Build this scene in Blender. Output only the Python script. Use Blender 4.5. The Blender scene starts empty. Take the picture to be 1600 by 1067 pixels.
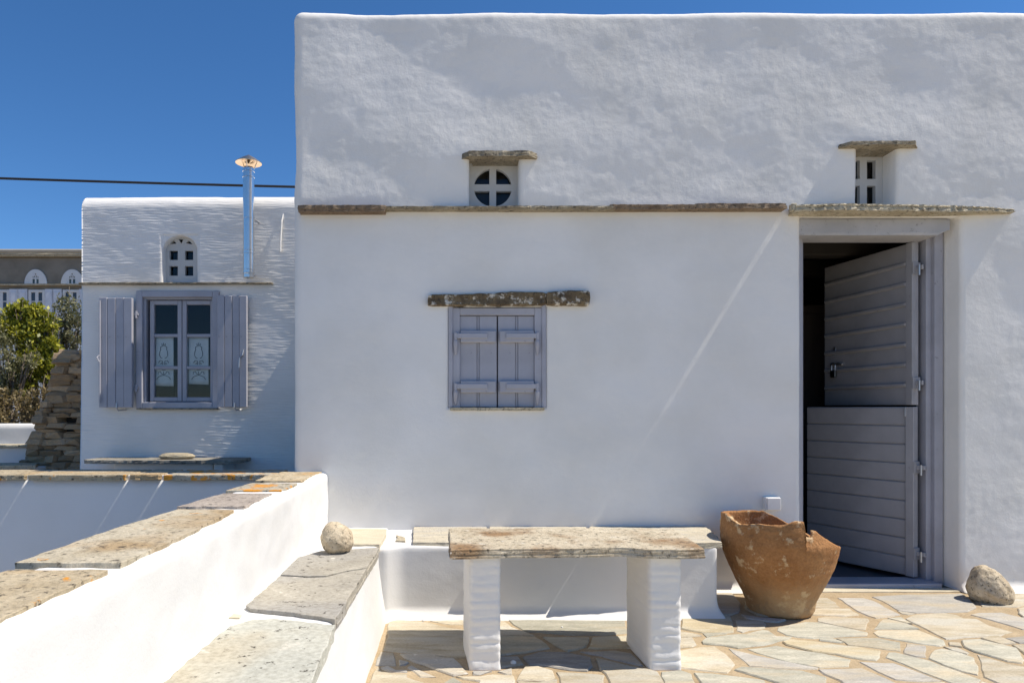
import bpy, bmesh, math, random
from mathutils import Vector, noise, Matrix
random.seed(7)
sc = bpy.context.scene
COL = sc.collection
# ------------------------------------------------------------------ camera
H = 1.03; F = 1067.0; U0 = 715.0; V0 = 640.0
cam = bpy.data.cameras.new('camera'); co = bpy.data.objects.new('camera', cam); COL.objects.link(co)
co.location = (0, 0, H); co.rotation_euler = (math.radians(90), 0, 0)
cam.sensor_width = 36; cam.lens = 36 * F / 1600
cam.shift_x = (800 - U0) / 1600; cam.shift_y = (V0 - 533.5) / 1600
cam.clip_start = 0.05; cam.clip_end = 3000
sc.camera = co
# ------------------------------------------------------------------ sky and sun
EL = math.radians(59); EPS = math.radians(1.9)
S = Vector((math.cos(EL) * math.cos(EPS), -math.sin(EPS), math.sin(EL))).normalized()
w = bpy.data.worlds.new('World'); sc.world = w; w.use_nodes = True
nt = w.node_tree; bg = nt.nodes['Background']; sky = nt.nodes.new('ShaderNodeTexSky')
sky.sky_type = 'NISHITA'; sky.sun_disc = False; sky.sun_elevation = EL
sky.sun_rotation = math.pi / 2
sky.altitude = 2000; sky.air_density = 1.0; sky.dust_density = 0.0; sky.ozone_density = 6.0
hsv = nt.nodes.new('ShaderNodeHueSaturation'); hsv.inputs['Saturation'].default_value = 1.16
nt.links.new(sky.outputs[0], hsv.inputs['Color']); nt.links.new(hsv.outputs[0], bg.inputs[0]); bg.inputs[1].default_value = 0.108
sl = bpy.data.lights.new('sun', 'SUN'); sl.energy = 4.5; sl.angle = math.radians(0.5); sl.color = (1, 0.92, 0.80)
so = bpy.data.objects.new('sun', sl); COL.objects.link(so); so.rotation_euler = S.to_track_quat('Z', 'Y').to_euler()
so.location = (6, -2, 9)
sc.view_settings.view_transform = 'Standard'; sc.view_settings.look = 'None'
sc.view_settings.exposure = 0.42; sc.view_settings.gamma = 1; sc.view_settings.use_curve_mapping = False

# ------------------------------------------------------------------ helpers
WL = {}
def P(u, v, Y): return Vector(((u - U0) / F * Y, Y, H - (v - V0) / F * Y))
def atz(u, v, z):
    Y = F * (H - z) / (v - V0); return Vector(((u - U0) / F * Y, Y, z))
def mk(name, verts, faces, mat, parent=None, smooth=False, origin=None):
    vs = [Vector(v) for v in verts]
    if origin is None:
        mn = [min(v[i] for v in vs) for i in range(3)]; mx = [max(v[i] for v in vs) for i in range(3)]
        c = Vector(((mn[0] + mx[0]) / 2, (mn[1] + mx[1]) / 2, mn[2]))
    else: c = Vector(origin)
    me = bpy.data.meshes.new(name); me.from_pydata([v - c for v in vs], [], faces); me.update()
    bm = bmesh.new(); bm.from_mesh(me); bmesh.ops.recalc_face_normals(bm, faces=bm.faces); bm.to_mesh(me); bm.free()
    return link(name, me, c, mat, parent, smooth)
def link(name, me, c, mat, parent=None, smooth=False):
    if mat is not None:
        me.materials.clear(); me.materials.append(mat)
    if smooth: me.polygons.foreach_set('use_smooth', [True] * len(me.polygons))
    o = bpy.data.objects.new(name, me); COL.objects.link(o)
    pw = WL[parent.name] if parent else Vector((0, 0, 0))
    o.location = c - pw; WL[o.name] = c.copy()
    if parent: o.parent = parent
    return o
def thing(name, label, cat, loc, group=None):
    o = bpy.data.objects.new(name, None); COL.objects.link(o); o.location = loc; WL[o.name] = Vector(loc)
    o.empty_display_size = 0.1
    return tag(o, label, cat, group)
def tag(o, label, cat, group=None):
    o['label'] = label; o['category'] = cat
    if group: o['group'] = group
    return o
def kind(o, k): o['kind'] = k; return o
def boxvf(x0, x1, y0, y1, z0, z1):
    v = [(x0, y0, z0), (x1, y0, z0), (x1, y1, z0), (x0, y1, z0), (x0, y0, z1), (x1, y0, z1), (x1, y1, z1), (x0, y1, z1)]
    f = [(0, 3, 2, 1), (4, 5, 6, 7), (0, 1, 5, 4), (1, 2, 6, 5), (2, 3, 7, 6), (3, 0, 4, 7)]
    return v, f
def bevbox(x0, x1, y0, y1, z0, z1, b=0.003, seg=1):
    v, f = boxvf(min(x0, x1), max(x0, x1), min(y0, y1), max(y0, y1), min(z0, z1), max(z0, z1))
    bm = bmesh.new(); vs = [bm.verts.new(p) for p in v]
    for q in f: bm.faces.new([vs[i] for i in q])
    if b > 0: bmesh.ops.bevel(bm, geom=bm.edges[:], offset=b, segments=seg, affect='EDGES', profile=0.5)
    bm.verts.index_update()
    V = [tuple(p.co) for p in bm.verts]; Fc = [[p.index for p in q.verts] for q in bm.faces]; bm.free()
    return V, Fc
def box(name, x0, x1, y0, y1, z0, z1, mat, parent=None, b=0.003, fn=None, seg=1):
    V, Fc = bevbox(x0, x1, y0, y1, z0, z1, b, seg)
    if fn: V = [fn(Vector(p)) for p in V]
    return mk(name, V, Fc, mat, parent)
def merge(*parts):
    V, Fc = [], []
    for v, f in parts:
        n = len(V); V += list(v); Fc += [[i + n for i in q] for q in f]
    return V, Fc
def rough_poly(poly, step, amp, seed=0):
    out = []; n = len(poly); r = random.Random(seed)
    for i in range(n):
        a = Vector(poly[i][:2]); b = Vector(poly[(i + 1) % n][:2]); d = b - a; L = d.length
        if L < 1e-6: continue
        k = max(1, int(L / step)); nr = Vector((-d.y, d.x)) / L
        for j in range(k):
            p = a + d * (j / k)
            out.append(p + nr * (r.uniform(-1, 1) * amp))
    return out
def slab_vf(poly, z0, z1, step=0.04, amp=0.004, layers=3, lamp=0.004, seed=0, topamp=0.0, bev=0.004):
    """layered stone slab from a ground-plan polygon, ragged edges"""
    r = random.Random(seed + 99)
    base = rough_poly(poly, step, amp, seed); n = len(base)
    c = sum(base, Vector((0, 0))) / n
    zs = []
    if layers <= 1: lv = [(z0, 0), (z1 - bev, 0), (z1, -bev)]
    else:
        lv = []
        for k in range(layers):
            a = z0 + (z1 - z0) * k / layers; b = z0 + (z1 - z0) * (k + 1) / layers; off = r.uniform(-lamp, lamp)
            lv += [(a + 0.0006, off), (b - 0.0006, off + r.uniform(-lamp, lamp) * 0.3)]
        lv.append((z1 + 0.0006, lv[-1][1] - bev))
    V = []; Fc = []
    for (z, off) in lv:
        for i in range(n):
            p0 = base[i - 1]; p1 = base[(i + 1) % n]; t = (p1 - p0)
            nn = Vector((t.y, -t.x)); nn = nn / max(nn.length, 1e-6)
            if nn.dot(base[i] - c) < 0 and len(poly) < 6: nn = -nn
            q = base[i] + nn * (off + (r.uniform(-lamp, lamp) * 0.6 if layers > 1 else 0))
            V.append((q.x, q.y, z + (topamp * noise.noise(Vector((q.x * 9, q.y * 9, z * 3 + seed))) if topamp else 0)))
    m = len(lv)
    for k in range(m - 1):
        for i in range(n):
            j = (i + 1) % n
            Fc.append((k * n + i, k * n + j, (k + 1) * n + j, (k + 1) * n + i))
    Fc.append(list(range((m - 1) * n, m * n))); Fc.append(list(range(n))[::-1])
    return V, Fc
def slab(name, poly, z0, z1, mat, parent=None, **k):
    V, Fc = slab_vf(poly, z0, z1, **k); return mk(name, V, Fc, mat, parent)
def ccw(poly):
    a = sum(poly[i][0] * poly[(i + 1) % len(poly)][1] - poly[(i + 1) % len(poly)][0] * poly[i][1] for i in range(len(poly)))
    return poly if a > 0 else poly[::-1]
def rect(x0, x1, y0, y1): return [(x0, y0), (x1, y0), (x1, y1), (x0, y1)]
def plate(name, outer, holes, y0, y1, mat, parent=None):
    """flat upright plate (x,z outlines) with holes, real thickness"""
    cu = bpy.data.curves.new('tmp', 'CURVE'); cu.dimensions = '2D'; cu.fill_mode = 'BOTH'; cu.extrude = abs(y1 - y0) / 2
    for ring in [outer] + holes:
        s = cu.splines.new('POLY'); s.points.add(len(ring) - 1)
        for i, (a, b) in enumerate(ring): s.points[i].co = (a, b, 0, 1)
        s.use_cyclic_u = True
    ob = bpy.data.objects.new('tmp', cu); COL.objects.link(ob)
    dg = bpy.context.evaluated_depsgraph_get(); me = bpy.data.meshes.new_from_object(ob.evaluated_get(dg))
    bpy.data.objects.remove(ob); 
    ym = (y0 + y1) / 2
    V = [(v.co.x, ym - v.co.z, v.co.y) for v in me.vertices]; Fc = [list(p.vertices) for p in me.polygons]
    bpy.data.meshes.remove(me)
    return mk(name, V, Fc, mat, parent)
def tube_vf(path, rad, n=8, cap=True):
    V, Fc = [], []; m = len(path); path = [Vector(p) for p in path]
    for i, p in enumerate(path):
        t = (path[min(i + 1, m - 1)] - path[max(i - 1, 0)]).normalized()
        a = t.cross(Vector((0, 0, 1)) if abs(t.z) < 0.9 else Vector((1, 0, 0))).normalized(); b = t.cross(a)
        r = rad[i] if isinstance(rad, (list, tuple)) else rad
        for k in range(n):
            q = 2 * math.pi * k / n; V.append(p + a * math.cos(q) * r + b * math.sin(q) * r)
    for i in range(m - 1):
        for k in range(n): Fc.append((i * n + k, i * n + (k + 1) % n, (i + 1) * n + (k + 1) % n, (i + 1) * n + k))
    if cap: Fc += [list(range(n)), list(range((m - 1) * n, m * n))]
    return V, Fc
def lathe_vf(c, prof, n=32):
    V, Fc = [], []
    for (r, z) in prof:
        for k in range(n):
            a = 2 * math.pi * k / n; V.append((c[0] + r * math.cos(a), c[1] + r * math.sin(a), c[2] + z))
    for i in range(len(prof) - 1):
        for k in range(n): Fc.append((i * n + k, i * n + (k + 1) % n, (i + 1) * n + (k + 1) % n, (i + 1) * n + k))
    return V, Fc
def nz(x, y, z): return noise.noise(Vector((x, y, z)))

def lines(a, b, step, snaps=()):
    n = max(1, int(round((b - a) / step))); L = [a + (b - a) * i / n for i in range(n + 1)]
    for s in snaps:
        if a < s < b:
            j = min(range(1, n), key=lambda i: abs(L[i] - s)); L[j] = s
    return L
def rbox(name, x0, x1, y0, y1, z0, z1, r, step, mat, parent=None, disp=None, rs='LRFBT', faces='FLRT', openings=(), post=None, zstep=None, xl=None, arch=None):
    """finely gridded plaster box with rounded edges, openings in its front (-y) face and surface relief.
    openings: (xa, xb, za, zb, depth, edge_round)"""
    sx = [o[0] for o in openings] + [o[1] for o in openings]; sz = [o[2] for o in openings] + [o[3] for o in openings]
    X = xl or lines(x0, x1, step, sx); Z = lines(z0, z1, zstep or step, sz); Y = lines(y0, y1, max(step, 0.02))
    idx = {}; V = []; Fc = []
    lo = Vector((x0 + (r if 'L' in rs else -9), y0 + (r if 'F' in rs else -9), -99)); hi = Vector((x1 - (r if 'R' in rs else -9), y1 - (r if 'B' in rs else -9), z1 - (r if 'T' in rs else -9)))
    def vid(x, y, z, n0):
        key = (round(x, 5), round(y, 5), round(z, 5))
        if key in idx: return idx[key]
        p = Vector((x, y, z)); q = Vector((min(max(x, lo.x), hi.x), min(max(y, lo.y), hi.y), min(z, hi.z))); d = p - q
        if d.length > 1e-7: n = d.normalized(); p = q + n * r
        else: n = Vector(n0)
        if disp: p = p + n * disp(p)
        if y == y0:
            for o in openings:
                er = o[5]
                if er > 0:
                    dx = max(o[0] - x, x - o[1], 0); dz = max(o[2] - z, z - o[3], 0); dd = math.hypot(dx, dz)
                    if dd < er: p.y += er * 0.7 * (1 - dd / er) ** 2
        if post: p = post(p)
        V.append(p); idx[key] = len(V) - 1; return idx[key]
    hole = []
    if 'F' in faces:
        for i in range(len(X) - 1):
            for j in range(len(Z) - 1):
                cx = (X[i] + X[i + 1]) / 2; cz = (Z[j] + Z[j + 1]) / 2; skip = False
                for o in openings:
                    if o[0] < cx < o[1] and o[2] < cz < o[3]:
                        skip = True
                        if len(o) > 6 and cz > o[6]:   # arch top
                            R = (o[1] - o[0]) / 2; skip = ((cx - (o[0] + R)) / R) ** 2 + ((cz - o[6]) / (o[3] - o[6])) ** 2 < 1
                        if skip: break
                if skip: continue
                Fc.append((vid(X[i], y0, Z[j], (0, -1, 0)), vid(X[i + 1], y0, Z[j], (0, -1, 0)), vid(X[i + 1], y0, Z[j + 1], (0, -1, 0)), vid(X[i], y0, Z[j + 1], (0, -1, 0))))
    for face, xx, nx in (('L', x0, -1), ('R', x1, 1)):
        if face in faces:
            for i in range(len(Y) - 1):
                for j in range(len(Z) - 1):
                    Fc.append(tuple(vid(xx, a, b, (nx, 0, 0)) for a, b in ((Y[i], Z[j]), (Y[i + 1], Z[j]), (Y[i + 1], Z[j + 1]), (Y[i], Z[j + 1]))))
    if 'T' in faces:
        for i in range(len(X) - 1):
            for j in range(len(Y) - 1):
                Fc.append(tuple(vid(a, b, z1, (0, 0, 1)) for a, b in ((X[i], Y[j]), (X[i + 1], Y[j]), (X[i + 1], Y[j + 1]), (X[i], Y[j + 1]))))
    if 'B' in faces:
        for i in range(len(X) - 1):
            for j in range(len(Z) - 1):
                Fc.append(tuple(vid(a, y1, b, (0, 1, 0)) for a, b in ((X[i], Z[j]), (X[i + 1], Z[j]), (X[i + 1], Z[j + 1]), (X[i], Z[j + 1]))))
    c = Vector(((x0 + x1) / 2, (y0 + y1) / 2, z0))
    bm = bmesh.new(); bv = [bm.verts.new(p - c) for p in V]; inv = {b: k for k, b in zip(idx.keys(), bv)} if len(idx) == len(bv) else {}
    for q in Fc:
        try: bm.faces.new([bv[i] for i in q])
        except ValueError: pass
    bmesh.ops.recalc_face_normals(bm, faces=bm.faces)
    for o in openings:
        ed = []
        for e in bm.edges:
            if len(e.link_faces) != 1: continue
            ok = True
            for vv in e.verts:
                k = inv[vv] if vv in inv else None
                if k is None or abs(k[1] - y0) > 1e-4 or not (o[0] - 1e-4 <= k[0] <= o[1] + 1e-4 and o[2] - 1e-4 <= k[2] <= o[3] + 1e-4): ok = False; break
            if ok: ed.append(e)
        if not ed: continue
        if len(o) > 6:
            R = (o[1] - o[0]) / 2; mx_ = o[0] + R
            for vv in {x for e in ed for x in e.verts}:
                if inv[vv][2] > o[6] + 1e-4:
                    a = math.atan2((inv[vv][2] - o[6]) / (o[3] - o[6]), (inv[vv][0] - mx_) / R)
                    vv.co.x = mx_ + R * math.cos(a) - c.x; vv.co.z = o[6] + (o[3] - o[6]) * math.sin(a) - c.z
        g = bmesh.ops.extrude_edge_only(bm, edges=ed)['geom']
        for vv in [x for x in g if isinstance(x, bmesh.types.BMVert)]: vv.co.y = y0 + o[4] - c.y
    me = bpy.data.meshes.new(name); bm.normal_update(); bm.to_mesh(me); bm.free()
    return link(name, me, c, mat, parent, True)

# ------------------------------------------------------------------ materials
def newmat(name):
    m = bpy.data.materials.new(name); m.use_nodes = True; t = m.node_tree; b = t.nodes['Principled BSDF']
    return m, t, b
def N(t, typ, **kw):
    n = t.nodes.new(typ)
    for k, v in kw.items():
        if k in n.inputs: n.inputs[k].default_value = v
        else: setattr(n, k, v)
    return n
def ramp(t, src, stops):
    r = t.nodes.new('ShaderNodeValToRGB'); e = r.color_ramp.elements
    while len(e) < len(stops): e.new(0.5)
    for x, (p, c) in zip(e, stops): x.position = p; x.color = (*c, 1) if len(c) == 3 else c
    t.links.new(src, r.inputs[0]); return r
def mixc(t, fac, a, b):
    m = t.nodes.new('ShaderNodeMix'); m.data_type = 'RGBA'
    for sck, val in ((m.inputs[0], fac), (m.inputs[6], a), (m.inputs[7], b)):
        if hasattr(val, 'is_output'): t.links.new(val, sck)
        elif isinstance(val, (int, float)): sck.default_value = val
        else: sck.default_value = (*val, 1)
    return m.outputs[2]
def bump(t, b, h, strength, dist, prev=None):
    n = N(t, 'ShaderNodeBump', Strength=strength, Distance=dist); t.links.new(h, n.inputs['Height'])
    if prev: t.links.new(prev.outputs[0], n.inputs['Normal'])
    t.links.new(n.outputs[0], b.inputs['Normal']); return n
def noise_n(t, co, scale, detail=4, rough=0.55, dist=0.0):
    n = N(t, 'ShaderNodeTexNoise', Scale=scale, Detail=detail, Roughness=rough, Distortion=dist); t.links.new(co, n.inputs['Vector']); return n.outputs['Fac']
def coord(t, scale=None):
    c = t.nodes.new('ShaderNodeTexCoord').outputs['Object']
    if scale:
        mp = N(t, 'ShaderNodeMapping'); mp.inputs['Scale'].default_value = scale; t.links.new(c, mp.inputs[0]); c = mp.outputs[0]
    return c
def plaster(name, col=(0.83, 0.81, 0.775), b1=0.25, b2=0.3, stain=0.04, brush=0.0, sweep=0.045):
    m, t, b = newmat(name); c = coord(t)
    n1 = noise_n(t, c, 2.2, 5); d = tuple(x * (1 - stain * 2.2) for x in col); d = (d[0], d[1] * 0.995, d[2] * 0.975)
    r = ramp(t, n1, [(0.3, d), (0.62, col)]); t.links.new(r.outputs[0], b.inputs['Base Color'])
    b.inputs['Roughness'].default_value = 0.85; b.inputs['Specular IOR Level'].default_value = 0.25
    p = bump(t, b, noise_n(t, c, 38, 6, 0.6), b1, 0.006)
    p = bump(t, b, noise_n(t, c, 170, 3, 0.6), b2, 0.0016, p)
    if sweep:
        mp = N(t, 'ShaderNodeMapping'); mp.inputs['Rotation'].default_value = (0, 0.7, 0.2); mp.inputs['Scale'].default_value = (4, 4, 16); t.links.new(c, mp.inputs[0])
        p = bump(t, b, noise_n(t, mp.outputs[0], 1.0, 5, 0.65, 0.4), sweep, 0.012, p)
    if brush:
        bump(t, b, noise_n(t, coord(t, (4, 4, 90)), 1.0, 3, 0.5), brush, 0.006, p)
    return m
def stone(name, a, bcol, c2=None, scale=6, lichen=0.0, dark=0.0, white=0.0, bs=0.5, stretch=None, rand=0.0, rough=0.85, fine=60, wcol=(0.62, 0.58, 0.50), dust=None):
    m, t, b = newmat(name); c = coord(t, stretch)
    info = t.nodes.new('ShaderNodeObjectInfo')
    add = N(t, 'ShaderNodeVectorMath', operation='MULTIPLY_ADD'); cmb = N(t, 'ShaderNodeCombineXYZ')
    for i in range(3): t.links.new(info.outputs['Random'], cmb.inputs[i])
    t.links.new(cmb.outputs[0], add.inputs[0]); add.inputs[1].default_value = (31, 17, 23); t.links.new(c, add.inputs[2]); c = add.outputs[0]
    n1 = noise_n(t, c, scale, 6, 0.6, 0.3)
    r = ramp(t, n1, [(0.32, a), (0.68, bcol)]); col = r.outputs[0]
    if c2:
        n2 = noise_n(t, c, scale * 0.45, 3, 0.5); k = ramp(t, n2, [(0.48, (0, 0, 0)), (0.66, (1, 1, 1))]); col = mixc(t, k.outputs[0], col, c2)
    nf = noise_n(t, c, fine, 5, 0.7); kf = ramp(t, nf, [(0.3, (0.62, 0.6, 0.57)), (0.6, (1.05, 1.05, 1.05))])
    mm = t.nodes.new('ShaderNodeMix'); mm.data_type = 'RGBA'; mm.blend_type = 'MULTIPLY'; mm.inputs[0].default_value = 0.75
    t.links.new(col, mm.inputs[6]); t.links.new(kf.outputs[0], mm.inputs[7]); col = mm.outputs[2]
    if dark > 0:
        k = ramp(t, noise_n(t, c, scale * 5, 6, 0.7), [(0.62 - dark * 0.16, (0, 0, 0)), (0.66, (1, 1, 1))]); col = mixc(t, k.outputs[0], col, (0.05, 0.042, 0.032))
    if white > 0:
        k = ramp(t, noise_n(t, c, scale * 2.2, 5, 0.65), [(0.66 - white * 0.14, (0, 0, 0)), (0.72 - white * 0.12, (1, 1, 1))]); col = mixc(t, k.outputs[0], col, wcol)
    if lichen > 0:
        k = ramp(t, noise_n(t, c, scale * 0.9 + 3, 5, 0.62, 0.5), [(0.70 - lichen * 0.14, (0, 0, 0)), (0.74 - lichen * 0.14, (1, 1, 1))]); col = mixc(t, k.outputs[0], col, (0.62, 0.27, 0.035))
    if dust:
        sp_ = t.nodes.new('ShaderNodeSeparateXYZ'); t.links.new(coord(t), sp_.inputs[0]); ma = N(t, 'ShaderNodeMath', operation='MULTIPLY_ADD'); t.links.new(noise_n(t, c, 5, 6, 0.7), ma.inputs[0]); ma.inputs[1].default_value = 0.45; t.links.new(sp_.outputs[2], ma.inputs[2])
        k = ramp(t, ma.outputs[0], [(0.24, (0.7, 0.7, 0.7)), (0.46, (0, 0, 0))]); col = mixc(t, k.outputs[0], col, dust)
    if rand > 0:
        hs = N(t, 'ShaderNodeHueSaturation'); mr = N(t, 'ShaderNodeMapRange'); mr.inputs['To Min'].default_value = 1 - rand; mr.inputs['To Max'].default_value = 1 + rand
        t.links.new(info.outputs['Random'], mr.inputs['Value']); t.links.new(mr.outputs[0], hs.inputs['Value']); t.links.new(col, hs.inputs['Color']); col = hs.outputs[0]
    t.links.new(col, b.inputs['Base Color']); b.inputs['Roughness'].default_value = rough; b.inputs['Specular IOR Level'].default_value = 0.3
    p = bump(t, b, noise_n(t, c, scale * 3, 6, 0.65), bs, 0.012)
    bump(t, b, nf, bs, 0.004, p)
    return m
def paint(name, col, rough=0.5, grain=(60, 60, 3), wear=0.0):
    m, t, b = newmat(name); c = coord(t)
    r = ramp(t, noise_n(t, c, 5, 4), [(0.3, tuple(x * 0.84 for x in col)), (0.7, tuple(min(1, x * 1.08) for x in col))]); cc = r.outputs[0]
    if wear:
        k = ramp(t, noise_n(t, c, 28, 6, 0.75), [(0.66 - wear, (0, 0, 0)), (0.70 - wear, (1, 1, 1))]); cc = mixc(t, k.outputs[0], cc, tuple(x * 0.6 for x in col))
    t.links.new(cc, b.inputs['Base Color']); b.inputs['Roughness'].default_value = rough
    bump(t, b, noise_n(t, coord(t, grain), 1, 4), 0.25, 0.003)
    return m
def metal(name, col, rough):
    m, t, b = newmat(name); b.inputs['Metallic'].default_value = 1; b.inputs['Base Color'].default_value = (*col, 1)
    n = noise_n(t, coord(t, (1, 1, 1)), 25, 4); r = ramp(t, n, [(0.3, (rough * 0.9,) * 3), (0.7, (rough * 1.1,) * 3)]); t.links.new(r.outputs[0], b.inputs['Roughness'])
    return m
def glass(name, tint=(0.93, 0.95, 0.96)):
    m, t, b = newmat(name); t.nodes.remove(b); out = t.nodes['Material Output']
    tr = N(t, 'ShaderNodeBsdfTransparent', Color=(*tint, 1)); gl = N(t, 'ShaderNodeBsdfGlossy', Roughness=0.02); fr = N(t, 'ShaderNodeFresnel', IOR=1.33)
    mx = t.nodes.new('ShaderNodeMixShader'); t.links.new(fr.outputs[0], mx.inputs[0]); t.links.new(tr.outputs[0], mx.inputs[1]); t.links.new(gl.outputs[0], mx.inputs[2]); t.links.new(mx.outputs[0], out.inputs[0])
    return m
def flat(name, col, rough=0.8):
    m, t, b = newmat(name); c = coord(t)
    r = ramp(t, noise_n(t, c, 8, 4), [(0.3, tuple(x * 0.85 for x in col)), (0.7, tuple(min(1, x * 1.1) for x in col))]); t.links.new(r.outputs[0], b.inputs['Base Color']); b.inputs['Roughness'].default_value = rough
    return m

WHITE = plaster('whitewash', b1=0.3, b2=0.35)
WHITE_S = plaster('smooth whitewash', (0.705, 0.70, 0.69), b1=0.2, b2=0.25, stain=0.025)
WHITE_B = plaster('brushed whitewash', (0.82, 0.80, 0.77), b1=0.1, b2=0.2, brush=0.15)
GREYPLAST = plaster('weathered grey render', (0.28, 0.245, 0.195), 0.5, 0.4, 0.12)
BLUE = paint('lavender grey paint', (0.40, 0.40, 0.445), 0.5, wear=0.02)
BLUE_D = paint('door grey paint', (0.37, 0.365, 0.385), 0.55, wear=0.02)
BEAMP = paint('weathered grey painted beam', (0.42, 0.42, 0.44), 0.7, (3, 60, 60), 0.06)
FRAMEW = plaster('pale window cement', (0.55, 0.55, 0.54), 0.1, 0.2)
SLATE = stone('ledge slate', (0.22, 0.185, 0.13), (0.40, 0.35, 0.26), None, 9, 0.0, 0.45, 0.0, 0.7)
SLATE_BR = stone('brown ledge slate', (0.17, 0.12, 0.08), (0.30, 0.23, 0.16), None, 9, 0.0, 0.4, 0.0, 0.6)
SLATE_Y = stone('yellow ledge slate', (0.42, 0.36, 0.25), (0.60, 0.54, 0.41), None, 11, 0.0, 0.5, 0.0, 0.9)
LINTEL = stone('lichened lintel stone', (0.12, 0.085, 0.05), (0.25, 0.19, 0.11), None, 10, 0.0, 0.6, 0.9, 0.9)
COPING = stone('lichened coping slate', (0.42, 0.34, 0.22), (0.57, 0.49, 0.35), (0.46, 0.33, 0.18), 8, 0.5, 0.4, 0.0, 0.8, rand=0.1, fine=75)
COPING_G = stone('pale coping slate', (0.45, 0.39, 0.28), (0.60, 0.54, 0.42), (0.42, 0.31, 0.18), 8, 0.35, 0.45, 0.0, 0.8, fine=75)
COPING_V = stone('mauve coping slate', (0.34, 0.29, 0.25), (0.47, 0.41, 0.35), None, 8, 0.2, 0.4, 0.0, 0.8, fine=75)
COPING_O = stone('orange lichened coping slate', (0.38, 0.34, 0.26), (0.52, 0.47, 0.37), None, 8, 1.15, 0.5, 0.0, 0.8, fine=75)
SEATG = stone('grey seat slate', (0.33, 0.305, 0.255), (0.47, 0.435, 0.36), (0.36, 0.345, 0.315), 5, 0.0, 0.12, 0.25, 0.35, rand=0.05)
SEATP = stone('pale seat slate', (0.42, 0.42, 0.37), (0.56, 0.555, 0.48), (0.46, 0.40, 0.29), 4, 0.08, 0.1, 0.2, 0.35)
SEATY = stone('cream seat slate', (0.55, 0.48, 0.35), (0.68, 0.62, 0.48), None, 4, 0.0, 0.0, 0.1, 0.3, (2, 8, 8))
BENCHC = stone('greyed cream bench slate', (0.50, 0.45, 0.35), (0.66, 0.60, 0.47), (0.50, 0.47, 0.41), 5, 0.0, 0.12, 0.1, 0.4, (2, 6, 6))
TABLE = stone('table slate', (0.46, 0.39, 0.28), (0.64, 0.57, 0.44), (0.30, 0.19, 0.10), 9, 0.0, 0.5, 0.35, 0.8, fine=110)
BENCHD = stone('dark bench slate', (0.19, 0.175, 0.15), (0.36, 0.335, 0.28), None, 7, 0.3, 0.3, 0.0, 0.5)
PAV = {'c': stone('cream paving stone', (0.43, 0.365, 0.255), (0.61, 0.55, 0.43), (0.55, 0.52, 0.44), 4.5, 0, 0, 0.15, 0.4, (1.5, 5, 5), 0.14),
       'g': stone('blue grey paving stone', (0.35, 0.335, 0.305), (0.50, 0.475, 0.425), (0.48, 0.42, 0.32), 4.5, 0, 0, 0.2, 0.4, (1.5, 5, 5), 0.17),
       'e': stone('green grey paving stone', (0.36, 0.35, 0.285), (0.55, 0.525, 0.43), (0.55, 0.48, 0.35), 4.5, 0, 0, 0.2, 0.4, (1.5, 5, 5), 0.17),
       't': stone('tan paving stone', (0.47, 0.39, 0.25), (0.60, 0.52, 0.36), (0.53, 0.50, 0.40), 3.5, 0, 0, 0.1, 0.25, (2, 6, 6), 0.06)}
MORTAR = stone('tan joint mortar', (0.38, 0.29, 0.18), (0.49, 0.385, 0.25), None, 9, 0, 0, 0, 0.5, fine=140)
TERRA = stone('weathered terracotta', (0.34, 0.155, 0.055), (0.46, 0.235, 0.095), (0.30, 0.15, 0.06), 6, 0, 0, 0.72, 1.0, fine=80, wcol=(0.60, 0.43, 0.25), dust=(0.47, 0.33, 0.18))
PEBBLE = stone('speckled field stone', (0.50, 0.40, 0.27), (0.70, 0.60, 0.44), None, 12, 0, 0.45, 0.0, 0.7, fine=45)
COBBLE = stone('smooth tan cobble', (0.34, 0.29, 0.2), (0.47, 0.41, 0.3), None, 9, 0, 0.1, 0, 0.2)
DRYST = stone('brown dry stone', (0.44, 0.29, 0.16), (0.62, 0.45, 0.27), (0.40, 0.31, 0.22), 9, 0.2, 0.15, 0, 0.8, rand=0.3)
EARTH = stone('dry earth', (0.18, 0.14, 0.09), (0.28, 0.22, 0.15), None, 1.5, 0, 0, 0, 0.5)
COURT = stone('courtyard cement', (0.33, 0.32, 0.30), (0.42, 0.40, 0.37), None, 2, 0, 0, 0, 0.3)
STEEL = metal('stainless steel', (0.74, 0.73, 0.71), 0.24)
CAPM = metal('reflection tinted steel', (0.80, 0.58, 0.36), 0.3)  # golden reflection of the sunlit terrace put into the cap's base colour
GALV = metal('painted hinge metal', (0.55, 0.56, 0.58), 0.45)
GLASS = glass('window glass')
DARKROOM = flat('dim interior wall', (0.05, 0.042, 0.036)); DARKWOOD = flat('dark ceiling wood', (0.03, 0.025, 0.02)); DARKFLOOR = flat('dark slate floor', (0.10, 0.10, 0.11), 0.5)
CLOTH = flat('white curtain cotton', (0.78, 0.80, 0.79)); CUT = flat('dark cutwork', (0.05, 0.06, 0.08)); PLASTIC = flat('white plastic', (0.8, 0.79, 0.76), 0.8); BLACK = flat('black cable', (0.015, 0.015, 0.017), 0.6)
FARWHITE = plaster('far white wall', (0.75, 0.75, 0.74), 0.2, 0.1); BARK = flat('grey bark', (0.16, 0.125, 0.09)); OLDWOOD = flat('pole wood', (0.16, 0.12, 0.08))
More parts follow.
